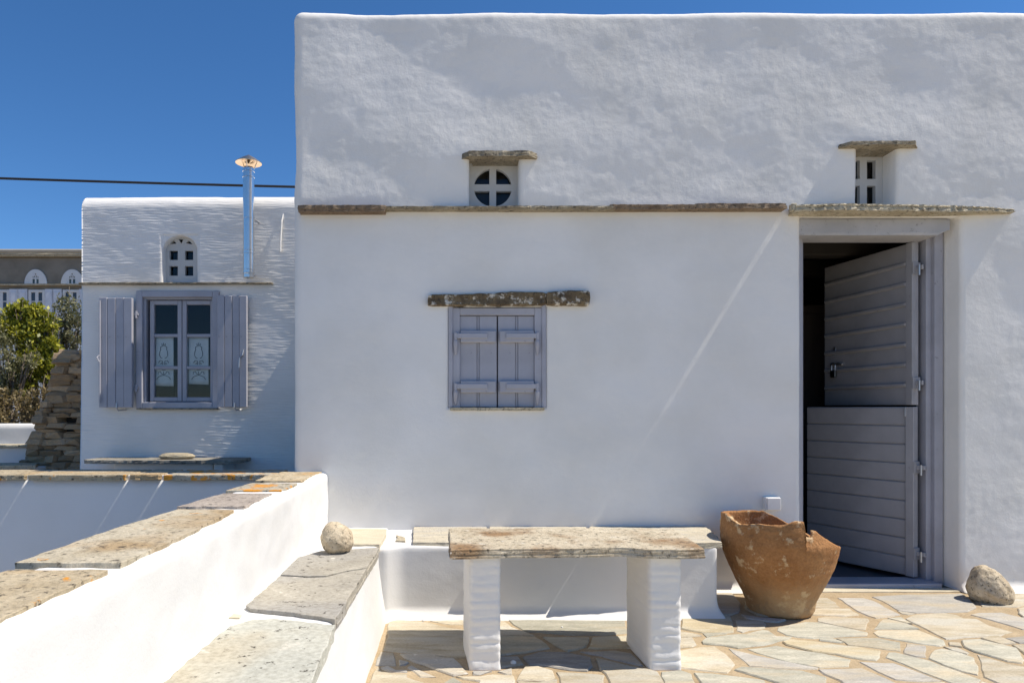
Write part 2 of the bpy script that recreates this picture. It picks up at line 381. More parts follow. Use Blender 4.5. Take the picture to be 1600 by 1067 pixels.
def leafmat(name, a, b_):
    m, t, b = newmat(name); n = t.nodes.new('ShaderNodeNewGeometry'); r = ramp(t, n.outputs['Random Per Island'], [(0.0, a), (1.0, b_)])
    t.links.new(r.outputs[0], b.inputs['Base Color']); b.inputs['Roughness'].default_value = 0.5
    tl = N(t, 'ShaderNodeBsdfTranslucent'); t.links.new(r.outputs[0], tl.inputs[0]); mx = t.nodes.new('ShaderNodeMixShader'); mx.inputs[0].default_value = 0.3
    t.links.new(b.outputs[0], mx.inputs[1]); t.links.new(tl.outputs[0], mx.inputs[2]); t.links.new(mx.outputs[0], t.nodes['Material Output'].inputs[0]); return m
LEAF_G = leafmat('bright leaves', (0.10, 0.13, 0.015), (0.50, 0.47, 0.045)); LEAF_O = leafmat('olive leaves', (0.08, 0.085, 0.035), (0.27, 0.26, 0.13)); LEAF_D = leafmat('dry leaves', (0.08, 0.06, 0.025), (0.28, 0.21, 0.09))

# ------------------------------------------------------------------ ground and terraces
YW = 3.88; YL = 5.5; ZG = -0.45
def sheet(name, x0, x1, y0, y1, z0, z1, mat): return kind(box(name, x0, x1, y0, y1, z0, z1, mat, None, 0), 'structure')
mk_g = kind(mk('ground', [(-1500, -1500, ZG), (1500, -1500, ZG), (1500, 1500, ZG), (-1500, 1500, ZG)], [(0, 1, 2, 3)], EARTH, origin=(0, 0, ZG)), 'structure')
terrace = sheet('terrace', -0.9, 7.0, -7.0, 3.97, -0.6, -0.004, MORTAR)
sheet('lower_courtyard', -9.0, -0.95, -6.0, 3.9, -0.6, -0.4, COURT)
sheet('upper_courtyard', -12.0, -0.9, 4.0, 12.0, -0.6, 0.2, COURT)

def farpave():
    m, t, b = newmat('far crazy paving'); c = coord(t)
    v1 = N(t, 'ShaderNodeTexVoronoi', Scale=3.2); t.links.new(c, v1.inputs['Vector']); v2 = N(t, 'ShaderNodeTexVoronoi', Scale=3.2, feature='DISTANCE_TO_EDGE'); t.links.new(c, v2.inputs['Vector'])
    sp_ = t.nodes.new('ShaderNodeSeparateColor'); t.links.new(v1.outputs['Color'], sp_.inputs[0])
    r1 = ramp(t, sp_.outputs[0], [(0.0, (0.42, 0.40, 0.36)), (0.4, (0.55, 0.52, 0.43)), (1.0, (0.63, 0.57, 0.45))]); k = ramp(t, v2.outputs['Distance'], [(0.03, (0, 0, 0)), (0.05, (1, 1, 1))])
    t.links.new(mixc(t, k.outputs[0], (0.42, 0.33, 0.21), r1.outputs[0]), b.inputs['Base Color']); b.inputs['Roughness'].default_value = 0.85
    bump(t, b, k.outputs[0], 0.4, 0.004); return m
FP = farpave()
sheet('terrace_paving', -0.34, 7.0, -7.0, 0.88, -0.0024, 0.001, FP); sheet('terrace_paving', 5.62, 7.0, 0.88, 3.8, -0.0024, 0.001, FP)
def gp(u, v): q = atz(u, v, 0.0); return (q.x, q.y)
def cv(ox, oy, s, dx, pts): return [gp(ox + (x + dx) / s, oy + y / s) for x, y in pts]
A = lambda *p: cv(570, 947, 5.3333, 0, p)
B = lambda *p: cv(840, 947, 5.3333, 0, p)
C = lambda *p: cv(1060, 907, 5.7143, 0, p)
D = lambda *p: cv(1320, 907, 5.7143, 0, p)
ST = [
 ('c', C((-60,630),(180,590),(320,580),(430,650),(515,740),(440,820),(-60,768))), ('g', C((440,598),(560,625),(830,690),(1250,770),(1240,785),(900,780),(630,755))),
 ('e', C((610,605),(870,570),(1000,600),(1300,645),(1540,700),(1520,760),(1270,775),(1000,725),(700,645))),
 ('e', C((200,540),(240,510),(440,480),(600,470),(740,430),(810,440),(890,490),(1020,495),(980,520),(760,570),(530,600),(400,575),(220,560))),
 ('e', C((880,410),(1000,385),(1130,365),(1250,370),(1590,440),(1690,465),(1690,490),(1486,497),(1200,510),(1060,500),(960,480),(880,440))),
 ('c', C((1240,330),(1310,320),(1486,322),(1690,335),(1700,350),(1680,435),(1590,430),(1400,395),(1240,360))), ('c', C((1200,250),(1300,245),(1530,248),(1610,300),(1480,312),(1190,305))),
 ('c', C((1200,235),(1230,150),(1330,150),(1400,190),(1440,235),(1320,240))), ('g', C((1420,150),(1650,148),(1750,175),(1860,235),(1980,300),(1890,320),(1760,330),(1680,310),(1600,270))),
 ('t', C((930,545),(1000,525),(1200,540),(1486,580),(1600,590),(1810,625),(1790,680),(1775,710),(1640,700),(1400,655),(1200,630),(960,570))), ('e', C((1250,515),(1380,515),(1480,545),(1440,550),(1260,530))),
 ('e', C((1410,512),(1600,505),(1780,503),(1900,530),(1985,545),(1990,625),(1850,610),(1700,590),(1510,570),(1480,545))), ('e', C((500,790),(560,765),(860,785),(1100,800),(1325,860),(1300,964),(1050,990),(880,910),(640,835))),
 ('g', C((1240,790),(1486,785),(1640,780),(1760,830),(1950,914),(2000,1000),(1560,1000),(1440,890),(1300,830))), ('e', C((140,820),(300,830),(500,850),(770,890),(800,960),(700,1020),(240,1020),(200,900))),
 ('e', C((-165,812),(18,795),(120,830),(130,860),(150,960),(100,1020),(-100,1020),(-140,900))), ('t', C((30,310),(420,310),(465,318),(490,400),(495,455),(420,465),(210,460),(90,440),(20,425))),
 ('c', C((515,350),(740,345),(790,380),(780,420),(640,440),(580,460),(515,440))), ('e', C((210,465),(360,460),(440,470),(300,490),(250,505))), ('c', C((-40,440),(130,470),(210,490),(100,500),(-40,500))),
 ('c', C((-60,510),(130,510),(170,570),(130,590),(-60,600))), ('g', C((300,110),(480,110),(560,200),(540,280),(470,305),(420,300),(320,290))), ('g', C((560,300),(700,322),(960,350),(900,372),(800,362),(600,335))),
 ('c', C((600,110),(1180,130),(1150,300),(980,335),(700,305),(590,250))),
 ('g', D((240,140),(500,125),(1040,122),(1120,165),(1180,240),(1100,275),(900,280),(640,285),(480,265),(400,220),(330,180))), ('c', D((1140,160),(1170,118),(1700,105),(1700,200),(1540,232),(1225,228))), ('c', D((460,262),(640,290),(560,300),(500,290))),
 ('c', D((535,340),(580,310),(700,295),(880,282),(1000,300),(1070,330),(1180,335),(1300,395),(1510,455),(1390,490),(1150,500),(900,518),(830,490),(700,420))),
 ('g', D((1120,300),(1200,285),(1400,280),(1620,330),(1700,350),(1700,430),(1580,430),(1450,390),(1280,340))), ('c', D((1540,250),(1700,215),(1700,330),(1590,325),(1545,290))),
 ('e', D((260,430),(330,345),(400,345),(560,385),(670,428))), ('e', D((380,335),(500,325),(600,385),(540,375))), ('e', D((255,460),(290,440),(640,435),(760,480),(880,530),(905,570),(850,580),(700,565),(450,520),(300,495))),
 ('g', D((520,645),(540,550),(725,575),(730,680),(640,675))), ('e', D((355,680),(380,635),(450,635),(750,710),(1000,800),(1220,880),(1210,905),(1150,960),(1000,930),(700,820),(520,740))),
 ('e', D((740,690),(790,610),(860,598),(1000,625),(1160,680),(1205,790),(1195,840),(1050,810),(880,750))), ('c', D((870,585),(1000,590),(1120,640),(1100,655),(960,620))), ('c', D((915,545),(1030,552),(1045,590),(930,575))),
 ('e', D((1030,530),(1200,520),(1540,600),(1600,700),(1590,735),(1450,715),(1150,630),(1060,590))), ('c', D((1210,510),(1290,495),(1380,495),(1530,555),(1390,565))), ('g', D((1430,510),(1640,480),(1720,555),(1560,555))),
 ('c', D((1490,570),(1700,565),(1720,690),(1600,650))), ('c', D((1190,655),(1450,735),(1700,780),(1720,960),(1500,960),(1235,855))), ('g', D((120,720),(440,730),(560,770),(880,890),(700,895),(450,880),(300,810))),
 ('c', D((550,910),(900,900),(960,1000),(500,1000))), ('c', D((1230,900),(1450,970),(1350,1050),(1150,1010))),
 ('c', A((195,130),(215,110),(400,118),(560,135),(700,175),(850,190),(900,300),(850,425),(640,420),(400,385),(150,365),(185,250))), ('c', A((540,118),(820,112),(850,150),(700,148))),
 ('c', A((1000,120),(1160,118),(1230,170),(1330,210),(1420,240),(1200,242),(1000,235))), ('e', A((1195,112),(1440,108),(2170,115),(2200,220),(2000,240),(1700,235),(1460,215),(1330,205),(1240,150))),
 ('e', A((1000,250),(1200,248),(1420,250),(1480,285),(1550,345),(1330,385),(1140,405),(1000,400))), ('e', A((1480,255),(1870,258),(1850,335),(1690,375),(1600,330))), ('t', A((1900,258),(2000,250),(2230,235),(2240,345),(1860,350))),
 ('g', A((1320,420),(1450,378),(1690,388),(1880,425),(1900,500),(1860,540),(1700,530),(1500,495),(1370,485))), ('g', B((350,375),(640,362),(780,385),(890,490),(850,490),(700,455),(520,410))),
 ('c', B((480,430),(640,465),(780,500),(930,522),(1000,545),(1060,640),(1050,740),(620,740),(590,600),(520,520))), ('c', B((145,545),(330,550),(560,570),(545,600),(560,700),(200,700),(170,590))),
 ('c', A((1280,570),(1320,505),(1440,500),(1570,535),(1590,600),(1500,620),(1260,615))), ('g', A((1050,420),(1280,420),(1330,480),(1200,500),(1140,510),(1050,500))), ('g', A((1110,540),(1220,510),(1235,560),(1180,565))),
 ('g', A((130,375),(240,380),(265,440),(260,490),(85,490),(100,430))), ('g', A((285,445),(370,460),(340,485),(290,490))), ('g', A((290,395),(520,400),(640,425),(740,430),(790,480),(860,560),(740,580),(500,490),(330,430))),
 ('g', A((125,510),(200,495),(260,525),(355,525),(350,545),(200,540))), ('g', A((345,505),(400,490),(480,530),(600,585),(460,585),(420,550))), ('c', A((60,560),(110,500),(140,545),(240,560),(355,560),(350,590),(420,620),(500,640),(450,720),(20,720))),
 ('e', A((640,640),(740,590),(820,640),(850,720),(600,720))), ('c', A((760,580),(960,585),(1060,570),(1240,580),(1250,620),(1220,720),(900,720),(950,620),(820,600))), ('g', A((890,540),(1060,535),(960,570),(900,570))),
 ('c', A((1265,625),(1440,630),(1600,605),(1590,720),(1280,720)))]
def pstone(kd, poly, seed):
    poly = ccw(poly)
    o = slab('paving_stone', poly, -0.03, 0.001 + random.uniform(-0.002, 0.003), PAV[kd], terrace, step=0.045, amp=0.004, layers=1, seed=seed, bev=0.005)
    tx, ty = random.uniform(-0.012, 0.012), random.uniform(-0.008, 0.008)
    for v in o.data.vertices:
        if v.co.z > 0.01: v.co.z += max(-0.0025, min(0.004, tx * v.co.x + ty * v.co.y))
for i, (kd, poly) in enumerate(ST): pstone(kd, poly, i)
# the paving goes on outside the picture: voronoi cells
def clip(poly, px, py, nx, ny):
    out = []; n = len(poly)
    for i in range(n):
        a = poly[i]; b = poly[(i + 1) % n]; da = (a[0] - px) * nx + (a[1] - py) * ny; db = (b[0] - px) * nx + (b[1] - py) * ny
        if da <= 0: out.append(a)
        if da * db < 0: t = da / (da - db); out.append((a[0] + (b[0] - a[0]) * t, a[1] + (b[1] - a[1]) * t))
    return out
rs = random.Random(3)
def fill(x0, x1, y0, y1, cuts, sp, seed):
    seeds = []
    for t in range(4000):
        p = (rs.uniform(x0, x1), rs.uniform(y0, y1))
        if all(math.hypot((p[0] - q[0]) * 0.8, p[1] - q[1]) > sp for q in seeds): seeds.append(p)
    for i, p in enumerate(seeds):
        cell = rect(x0, x1, y0, y1)
        for q in seeds:
            if q is not p:
                d = math.hypot(q[0] - p[0], q[1] - p[1])
                if d < 1.6: cell = clip(cell, (p[0] + q[0]) / 2 - (q[0] - p[0]) / d * 0.011, (p[1] + q[1]) / 2 - (q[1] - p[1]) / d * 0.011, (q[0] - p[0]) / d, (q[1] - p[1]) / d)
                if not cell: break
        for c in cuts:
            if cell: cell = clip(cell, *c)
        if len(cell) >= 3:
            ar = abs(sum(cell[k][0] * cell[(k + 1) % len(cell)][1] - cell[(k + 1) % len(cell)][0] * cell[k][1] for k in range(len(cell)))) / 2
            if ar > 0.006: pstone(rs.choice('cceegt'), cell, seed + i)
fill(-0.32, 4.2, 0.9, 2.41, [], 0.24, 500)
fill(2.2, 5.6, 2.43, 3.8, [(885 / F * 2.4 + 0.2, 2.4, -1, 885 / F * 1.0)], 0.24, 800)

# ------------------------------------------------------------------ main house
house = thing('plastered_house', 'large white plastered house with open split door and closed grey shutters', 'house', (1.8, YW, 0))
def wx(u): return (u - U0) / F * YW
def wz(v): return H - (v - V0) / F * YW
ZLED = wz(328)
def mdisp(p):
    a = 0.013 * nz(p.x * 1.2 + 3, p.y, p.z * 2.2) + 0.0048 * nz(p.x * 2.6 - p.z, p.y + 7, p.z * 4.2 + p.x) + 0.0020 * nz(p.x * 8, p.y, p.z * 10) + 0.0011 * nz(p.x * 22, p.y, p.z * 25) + 0.0008 * nz(p.x * 42, p.y, p.z * 42)
    b = 0.004 * nz(p.x * 1.1, p.y, p.z * 1.3) + 0.0022 * nz(p.x * 5, p.y, p.z * 7) + 0.0005 * nz(p.x * 14, 2, p.z * 16) + 0.0004 * nz(p.x * 30, p.y, p.z * 30)
    if p.x > 0.9 and p.z < 0.8: b += (0.0012 * nz(p.x * 24, p.y, p.z * 24) + 0.0009 * nz(p.x * 45, 3, p.z * 45)) * min(1, (p.x - 0.9) / 0.4) * min(1, (0.8 - p.z) / 0.25)
    k = min(1, max(0, (p.z - ZLED) / 0.08)); rr = min(1, max(0, (p.x - 2.95) / 0.2))
    k = max(k, rr * 0.9)
    return a * k + b * (1 - k)
def mpost(p):
    if p.z < 0.055 and p.y < YW + 0.05: p = p + Vector((0, -0.05 * (1 - max(p.z, 0) / 0.055) ** 2, 0))
    return p
N1 = (wx(733), wx(811), wz(325), wz(247), 0.11, 0.018); N2 = (wx(1338), wx(1400), wz(322), wz(231), 0.13, 0.018)
WS = (wx(700), wx(854), wz(637), wz(479), 0.05, 0.0); DR = (wx(1251), wx(1500), 0.0, wz(338), 0.24, 0.022)
ZT = wz(20) + 0.014
rbox('wall', wx(458), 4.6, YW, 5.0, 0.0, ZT, 0.05, 0.0125, WHITE, house, mdisp, 'LFT', 'FLT', [N1, N2, WS, DR], mpost)
mk('rear_wing', *merge(bevbox(wx(458) + 0.004, wx(458) + 0.3, 5.002, 9.5, 0, 2.28, 0.02), bevbox(wx(458) + 0.3, 4.6, 4.99, 9.2, 2.24, 2.279, 0.0), bevbox(wx(458) + 0.3, 4.6, 9.2, 9.5, 0, 2.28, 0.02)), WHITE, house)
box('rear_parapet', wx(458) + 0.02, 4.6, 4.9, 4.998, 2.281, ZT - 0.02, WHITE, house, 0.01)
box('end_wall', 4.602, 4.66, YW, 9.5, 0, 2.28, WHITE, house, 0.01)
# interior seen through the door
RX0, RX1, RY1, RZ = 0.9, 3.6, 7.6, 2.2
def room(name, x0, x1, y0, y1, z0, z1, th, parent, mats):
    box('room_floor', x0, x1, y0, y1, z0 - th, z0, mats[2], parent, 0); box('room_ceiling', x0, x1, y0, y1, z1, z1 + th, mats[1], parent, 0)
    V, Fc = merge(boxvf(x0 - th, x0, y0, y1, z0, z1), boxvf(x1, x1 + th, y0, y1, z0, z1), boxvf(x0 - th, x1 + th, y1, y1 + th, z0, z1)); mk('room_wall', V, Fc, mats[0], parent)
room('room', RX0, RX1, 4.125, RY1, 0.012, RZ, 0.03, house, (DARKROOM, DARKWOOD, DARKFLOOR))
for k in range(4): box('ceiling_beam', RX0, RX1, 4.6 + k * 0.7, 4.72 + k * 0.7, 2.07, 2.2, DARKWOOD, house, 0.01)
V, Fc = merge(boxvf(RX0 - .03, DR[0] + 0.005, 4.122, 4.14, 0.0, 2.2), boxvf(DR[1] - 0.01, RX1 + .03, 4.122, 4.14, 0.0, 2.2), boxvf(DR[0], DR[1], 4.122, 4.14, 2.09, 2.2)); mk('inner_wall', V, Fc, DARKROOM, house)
# dresser in the dark of the room
cab = box('cupboard', 2.42, 2.92, 5.35, 5.75, 0.012, 1.85, paint('brown cupboard wood', (0.09, 0.07, 0.06), 0.5), None, 0.008)
tag(cab, 'dark wooden cupboard standing inside the open doorway', 'cupboard')
for z0, z1 in ((0.1, 0.9), (0.95, 1.78)): mk('cupboard_door', *bevbox(2.46, 2.88, 5.335, 5.352, z0, z1, 0.005), cab.data.materials[0], cab)
# ledge stones
def ledge(name, u0, u1, v0, v1, over, mat, seed, tilt=0):
    Yf = YW - over; x0 = (u0 - U0) / F * Yf; x1 = (u1 - U0) / F * Yf; z1 = H - (v0 - V0) / F * Yf; z0 = H - (v1 - V0) / F * Yf
    poly = [(x0, YW + 0.06), (x0 + 0.003, Yf + 0.008), (x0 + 0.02, Yf), (x1 - 0.02, Yf), (x1, Yf + 0.006), (x1, YW + 0.06)]
    V, Fc = slab_vf(poly, z0, z1, 0.02, 0.004, 3, 0.0035, seed)
    if tilt: V = [(v[0], v[1], v[2] + tilt * (v[0] - x0)) for v in V]
    return mk(name, V, Fc, mat, house)
ledge('ledge_stone', 464, 601, 320.5, 330, 0.075, SLATE_BR, 1); ledge('ledge_stone', 598, 784, 322, 326.5, 0.062, SLATE, 2); ledge('ledge_stone', 779, 962, 321.6, 326.7, 0.065, SLATE, 21)
ledge('ledge_stone', 953, 1095, 319.5, 326.5, 0.065, SLATE_BR, 3); ledge('ledge_stone', 1086, 1229, 317.5, 326, 0.07, SLATE_BR, 4)
box('streak_blocker', wx(1226), wx(1234), YW - 0.085, YW - 0.046, wz(336), wz(324.5), SLATE_Y, house, 0.004)  # added piece in the ledge gap, shortens the sun streak on the wall below
dl = slab('ledge_stone', [(wx(1232), YW + 0.2), (wx(1232), YW - 0.09), (wx(1300), YW - 0.115), (wx(1420), YW - 0.09), (wx(1520), YW - 0.07), (wx(1575), YW - 0.04), (wx(1582), YW + 0.06), (wx(1500), YW + 0.06), (wx(1490), YW + 0.2)], wz(338) + 0.0, wz(338) + 0.038, SLATE_Y, house, step=0.02, amp=0.006, layers=4, lamp=0.005, seed=5)
for v_ in dl.data.vertices:
    gx_ = v_.co.x + WL[dl.name].x; k_ = max(0, (gx_ - 2.75) / 0.4); v_.co.z = v_.co.z + (0.02 - v_.co.z) * 0.6 * min(1, k_)
# niche windows
def niche_slate(u0, u1, vb, thick, over, back, mat, seed):
    x0, x1 = wx(u0), wx(u1); Yf = YW - over; z0 = H - (vb - V0) / F * Yf
    return slab('canopy_slate', [(x0 + 0.01, YW + 0.05), (x0, YW - 0.01), (x0 + 0.04, Yf + 0.005), (x1 - 0.05, Yf), (x1, YW - 0.012), (x1 - 0.01, YW + 0.05), (x1 - 0.09, YW + 0.06), (x1 - 0.1, YW + back), (x0 + 0.07, YW + back), (x0 + 0.06, YW + 0.06)], z0, z0 + thick, mat, house, step=0.02, amp=0.003, layers=3, lamp=0.004, seed=seed)
niche_slate(722, 838, 244, 0.032, 0.06, 0.16, SLATE, 11)
niche_slate(1310, 1430, 226, 0.022, 0.07, 0.18, SLATE, 12)
def circ(cx, cz, r, a0=0, a1=360, n=24): return [(cx + r * math.cos(math.radians(a0 + (a1 - a0) * i / n)), cz + r * math.sin(math.radians(a0 + (a1 - a0) * i / n))) for i in range(n + 1)]
yf = YW + 0.10
c1 = P(770, 293.5, yf); rr = 29.5 / F * yf; hb = 5.2 / F * yf
holes = []
for sxn, szn in ((1, 1), (-1, 1), (-1, -1), (1, -1)):
    a = math.degrees(math.asin(hb / rr)); arc = circ(0, 0, rr, a, 90 - a, 12)
    holes.append([(c1.x + sxn * x, c1.z + szn * z) for x, z in [(hb, hb)] + arc])
nw = plate('niche_window', [(N1[0] - 0.02, N1[2] - 0.02), (N1[1] + 0.02, N1[2] - 0.02), (N1[1] + 0.02, N1[3] + 0.08), (N1[0] - 0.02, N1[3] + 0.08)], holes, yf, yf + 0.03, FRAMEW, house)
nw['label'] = 'pale cement window plate with a circle cut into four panes'
for h in holes:
    xs = [p[0] for p in h]; zs = [p[1] for p in h]; box('pane', min(xs) - 0.004, max(xs) + 0.004, yf + 0.032, yf + 0.036, min(zs) - 0.004, max(zs) + 0.004, GLASS, nw, 0)
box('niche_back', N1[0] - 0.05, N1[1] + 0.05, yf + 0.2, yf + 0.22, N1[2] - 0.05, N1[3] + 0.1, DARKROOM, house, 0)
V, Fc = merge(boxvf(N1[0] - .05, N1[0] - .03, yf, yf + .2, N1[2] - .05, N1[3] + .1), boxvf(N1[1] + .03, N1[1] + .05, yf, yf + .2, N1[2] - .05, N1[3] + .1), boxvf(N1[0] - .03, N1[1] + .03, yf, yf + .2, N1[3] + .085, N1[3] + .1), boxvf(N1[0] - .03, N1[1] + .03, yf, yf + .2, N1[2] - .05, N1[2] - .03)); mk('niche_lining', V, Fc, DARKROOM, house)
yf2 = YW + 0.12
def pr(u, v): q = P(u, v, yf2); return q.x, q.z
hs = []
for (a, b_) in ((1329, 1343.5), (1354.5, 1368)):
    for (c_, d_) in ((251, 280), (290.5, 319)):
        x0, z1 = pr(a, c_); x1, z0 = pr(b_, d_); hs.append([(x0, z0), (x1, z0), (x1, z1), (x0, z1)])
nw2 = plate('niche_window', [(N2[0] - 0.02, N2[2] - 0.02), (N2[1] + 0.02, N2[2] - 0.02), (N2[1] + 0.02, N2[3] + 0.06), (N2[0] - 0.02, N2[3] + 0.06)], hs, yf2, yf2 + 0.03, FRAMEW, house)
nw2['label'] = 'pale cement window plate with four upright rectangular panes'
for h in hs: box('pane', h[0][0] - 0.004, h[1][0] + 0.004, yf2 + 0.032, yf2 + 0.036, h[0][1] - 0.004, h[2][1] + 0.004, GLASS, nw2, 0)
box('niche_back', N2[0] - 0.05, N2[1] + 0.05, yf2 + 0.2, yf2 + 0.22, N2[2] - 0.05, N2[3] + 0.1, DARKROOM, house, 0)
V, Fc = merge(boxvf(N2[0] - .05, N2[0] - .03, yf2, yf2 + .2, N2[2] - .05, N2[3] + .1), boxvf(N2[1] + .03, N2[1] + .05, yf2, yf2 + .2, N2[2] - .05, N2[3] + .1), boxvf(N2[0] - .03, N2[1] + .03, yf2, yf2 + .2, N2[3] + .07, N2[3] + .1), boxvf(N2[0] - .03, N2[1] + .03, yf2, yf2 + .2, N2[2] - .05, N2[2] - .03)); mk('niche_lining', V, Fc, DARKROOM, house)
# closed shutters
x0, x1, z0, z1 = WS[0], WS[1], WS[2], WS[3]
def frame_vf(x0, x1, z0, z1, t, y0, y1, b=0.003, bottom=True):
    ps = [bevbox(x0, x0 + t, y0, y1, z0, z1, b), bevbox(x1 - t, x1, y0, y1, z0, z1, b), bevbox(x0 + t, x1 - t, y0 + 0.0005, y1, z1 - t, z1 - 0.0006, b)]
    if bottom: ps.append(bevbox(x0 + t, x1 - t, y0 + 0.0005, y1, z0 + 0.0006, z0 + t, b))
    return merge(*ps)
wf = mk('shutter_frame', *merge(frame_vf(x0 + 0.002, x1 - 0.002, z0, z1 + 0.03, 0.026, YW - 0.006, YW + 0.05, 0.004, False), frame_vf(x0 + 0.026, x1 - 0.026, z0, z1 - 0.006, 0.042, YW + 0.002, YW + 0.048, 0.003, False)), BLUE, house)
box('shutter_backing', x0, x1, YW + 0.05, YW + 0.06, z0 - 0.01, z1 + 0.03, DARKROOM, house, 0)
sx0, sx1, sm = wx(718), wx(835.5), wx(777.5); sz1 = wz(492.6)
for k, (a, b_) in enumerate(((sx0, sm - 0.003), (sm + 0.003, sx1))):
    sh = mk('shutter', *bevbox(a, b_, YW + 0.026, YW + 0.044, z0 + 0.003, sz1, 0.002), BLUE, house)
    mid = (a + b_) / 2 + (0.004 if k else 0.0)
    for (p, q) in ((a + 0.001, mid - 0.008), (mid - 0.005, mid + 0.004), (mid + 0.007, b_ - 0.001)): mk('board', *bevbox(p, q, YW + 0.018, YW + 0.027, z0 + 0.004, sz1 - 0.001, 0.0025), BLUE, sh)
    for vt in (516.5, 595):
        zt = wz(vt); zb = wz(vt + 18.5); mk('batten', *bevbox(a + (0.004 if k == 0 else 0.008), b_ - (0.006 if k == 0 else 0.004), YW - 0.008, YW + 0.02, zb, zt, 0.004), BLUE, sh)
        hz0, hz1 = wz(vt + 12.5), wz(vt + 4.5)
        if k == 0: ha, hb_, px = wx(709.5), b_ - 0.055, wx(712)
        else: ha, hb_, px = a + 0.045, wx(842), wx(839.5)
        hv = merge(bevbox(ha, hb_, YW - 0.018, YW - 0.006, hz0, hz1, 0.002), bevbox(px - 0.007, px + 0.007, YW - 0.021, YW - 0.001, hz0 - 0.008, hz1 + 0.004, 0.002),
                   tube_vf([(px, YW - 0.012, hz0 - 0.004), (px, YW - 0.012, hz0 - 0.02), (px, YW - 0.010, hz0 - 0.04), (px, YW - 0.004, hz0 - 0.085), (px, YW - 0.001, hz0 - 0.092)], [0.007, 0.013, 0.013, 0.006, 0.003], 8))
        mk('hinge', *hv, BLUE, sh, smooth=False)
def stonebar(name, x0, x1, y0, y1, zb, zt, mat, seed, amp=0.006):
    n = 34; V, Fc = [], []; ring = [(0, 0), (0.1, 0), (0.5, 0), (0.9, 0), (1, 0.1), (1, 0.5), (1, 0.92), (0.9, 1), (0.5, 1), (0.1, 1), (0, 0.9), (0, 0.5)]; m = len(ring)
    for i in range(n + 1):
        t = i / n; x = x0 + (x1 - x0) * t; ends = min(1, 0.82 + min(t, 1 - t) * 9)
        for (a, b_) in ring:
            y = y1 + (y0 - y1) * a; lo_ = zb(t); hi_ = zt(t); z = (lo_ + hi_) / 2 + (b_ - 0.5) * (hi_ - lo_) * ends
            q = nz(x * 14 + seed, y * 40, z * 30); V.append((x + amp * nz(x * 9, z * 40, seed), y + amp * q, z + amp * 0.7 * nz(x * 25, y * 30 + seed, z * 20)))
    for i in range(n):
        for k in range(m): Fc.append((i * m + k, i * m + (k + 1) % m, (i + 1) * m + (k + 1) % m, (i + 1) * m + k))
    Fc += [list(range(m)), list(range(n * m, (n + 1) * m))]
    return mk(name, V, Fc, mat, house)
def itp(pts):
    def f(t):
        for (a, p), (b_, q) in zip(pts, pts[1:]):
            if t <= b_: return p + (q - p) * (t - a) / (b_ - a)
        return pts[-1][1]
    return f
stonebar('stone_lintel', wx(669), wx(853), YW - 0.03, YW + 0.05, itp([(0, wz(479)), (1, wz(478.5))]), itp([(0, wz(460.5)), (0.3, wz(461)), (0.55, wz(459)), (0.7, wz(457)), (1, wz(457.5))]), LINTEL, 3)
stonebar('stone_lintel', wx(853.5), wx(919), YW - 0.042, YW + 0.05, itp([(0, wz(478)), (1, wz(478.5))]), itp([(0, wz(458)), (0.3, wz(455.5)), (1, wz(455))]), LINTEL, 9)
stonebar('stone_sill', wx(703), wx(850), YW - 0.025, YW + 0.045, lambda t: wz(641.5), lambda t: wz(636.8), SLATE_Y, 5, 0.003)
# door surround
YF = YW + 0.12
fx0, fx1 = DR[0] - 0.01, wx(1500) - 0.005
def beamfn(p):
    k = max(0, (p.x - (wx(1480))) / 0.04)
    return Vector((p.x + 0.008 * nz(p.z * 60, p.y * 40, 1), p.y + 0.004 * nz(p.x * 6, p.z * 40, 2) + 0.02 * max(0, k) * 0.3, p.z + 0.004 * nz(p.x * 7, p.y * 20, 5)))
V, Fc = [], []
nb = 40
for i in range(nb + 1):
    x = DR[0] + 0.002 + (wx(1489) - DR[0]) * i / nb; cut = 0.035 * max(0, (i - nb + 3) / 3)
    for (y, z) in ((YW + 0.03, wz(365.5) + cut), (YW + 0.026, wz(362) + cut * 0.5), (YW + 0.026, wz(343)), (YW + 0.03, wz(339.5)), (YW + 0.2, wz(339.5)), (YW + 0.2, wz(365.5) + cut)):
        V.append((x + 0.005 * nz(z * 50, x * 20, 1), y + 0.005 * nz(x * 7, z * 30, 2), z + 0.0025 * nz(x * 9, y * 20, 5)))
for i in range(nb):
    for k in range(6): Fc.append((i * 6 + k, i * 6 + (k + 1) % 6, (i + 1) * 6 + (k + 1) % 6, (i + 1) * 6 + k))
Fc += [list(range(6)), list(range(nb * 6, nb * 6 + 6))]
mk('lintel_beam', V, Fc, BEAMP, house)
DX1 = 2.765; DX0 = 2.04; ZH = 2.035
mk('door_frame', *merge(bevbox(fx1 - 0.003, DX1 + 0.03, YF, YF + 0.12, 0.0, 2.09, 0.004), bevbox(fx0, DX0 - 0.02, YF, YF + 0.12, 0.0, 2.09, 0.004), bevbox(DX0 - 0.02, DX1 + 0.03, YF + 0.001, YF + 0.12, ZH + 0.028, 2.089, 0.004),
    bevbox(DX1 + 0.032, DX1, YF + 0.03, YF + 0.118, 0.0, 2.06, 0.003), bevbox(DX0 - 0.022, DX0, YF + 0.03, YF + 0.118, 0.0, 2.06, 0.003), bevbox(DX0, DX1, YF + 0.031, YF + 0.118, ZH, ZH + 0.03, 0.003)), BLUE, house)
mk('door_sill', *bevbox(DX0 - 0.02, DX1 + 0.028, YW + 0.055, YF + 0.10, -0.02, 0.028, 0.004), BLUE, house)
slab('threshold_slab', rect(wx(1215), wx(1497), YW - 0.015, YW + 0.06), -0.03, 0.004, SEATY, house, step=0.05, amp=0.003, layers=1, seed=8)
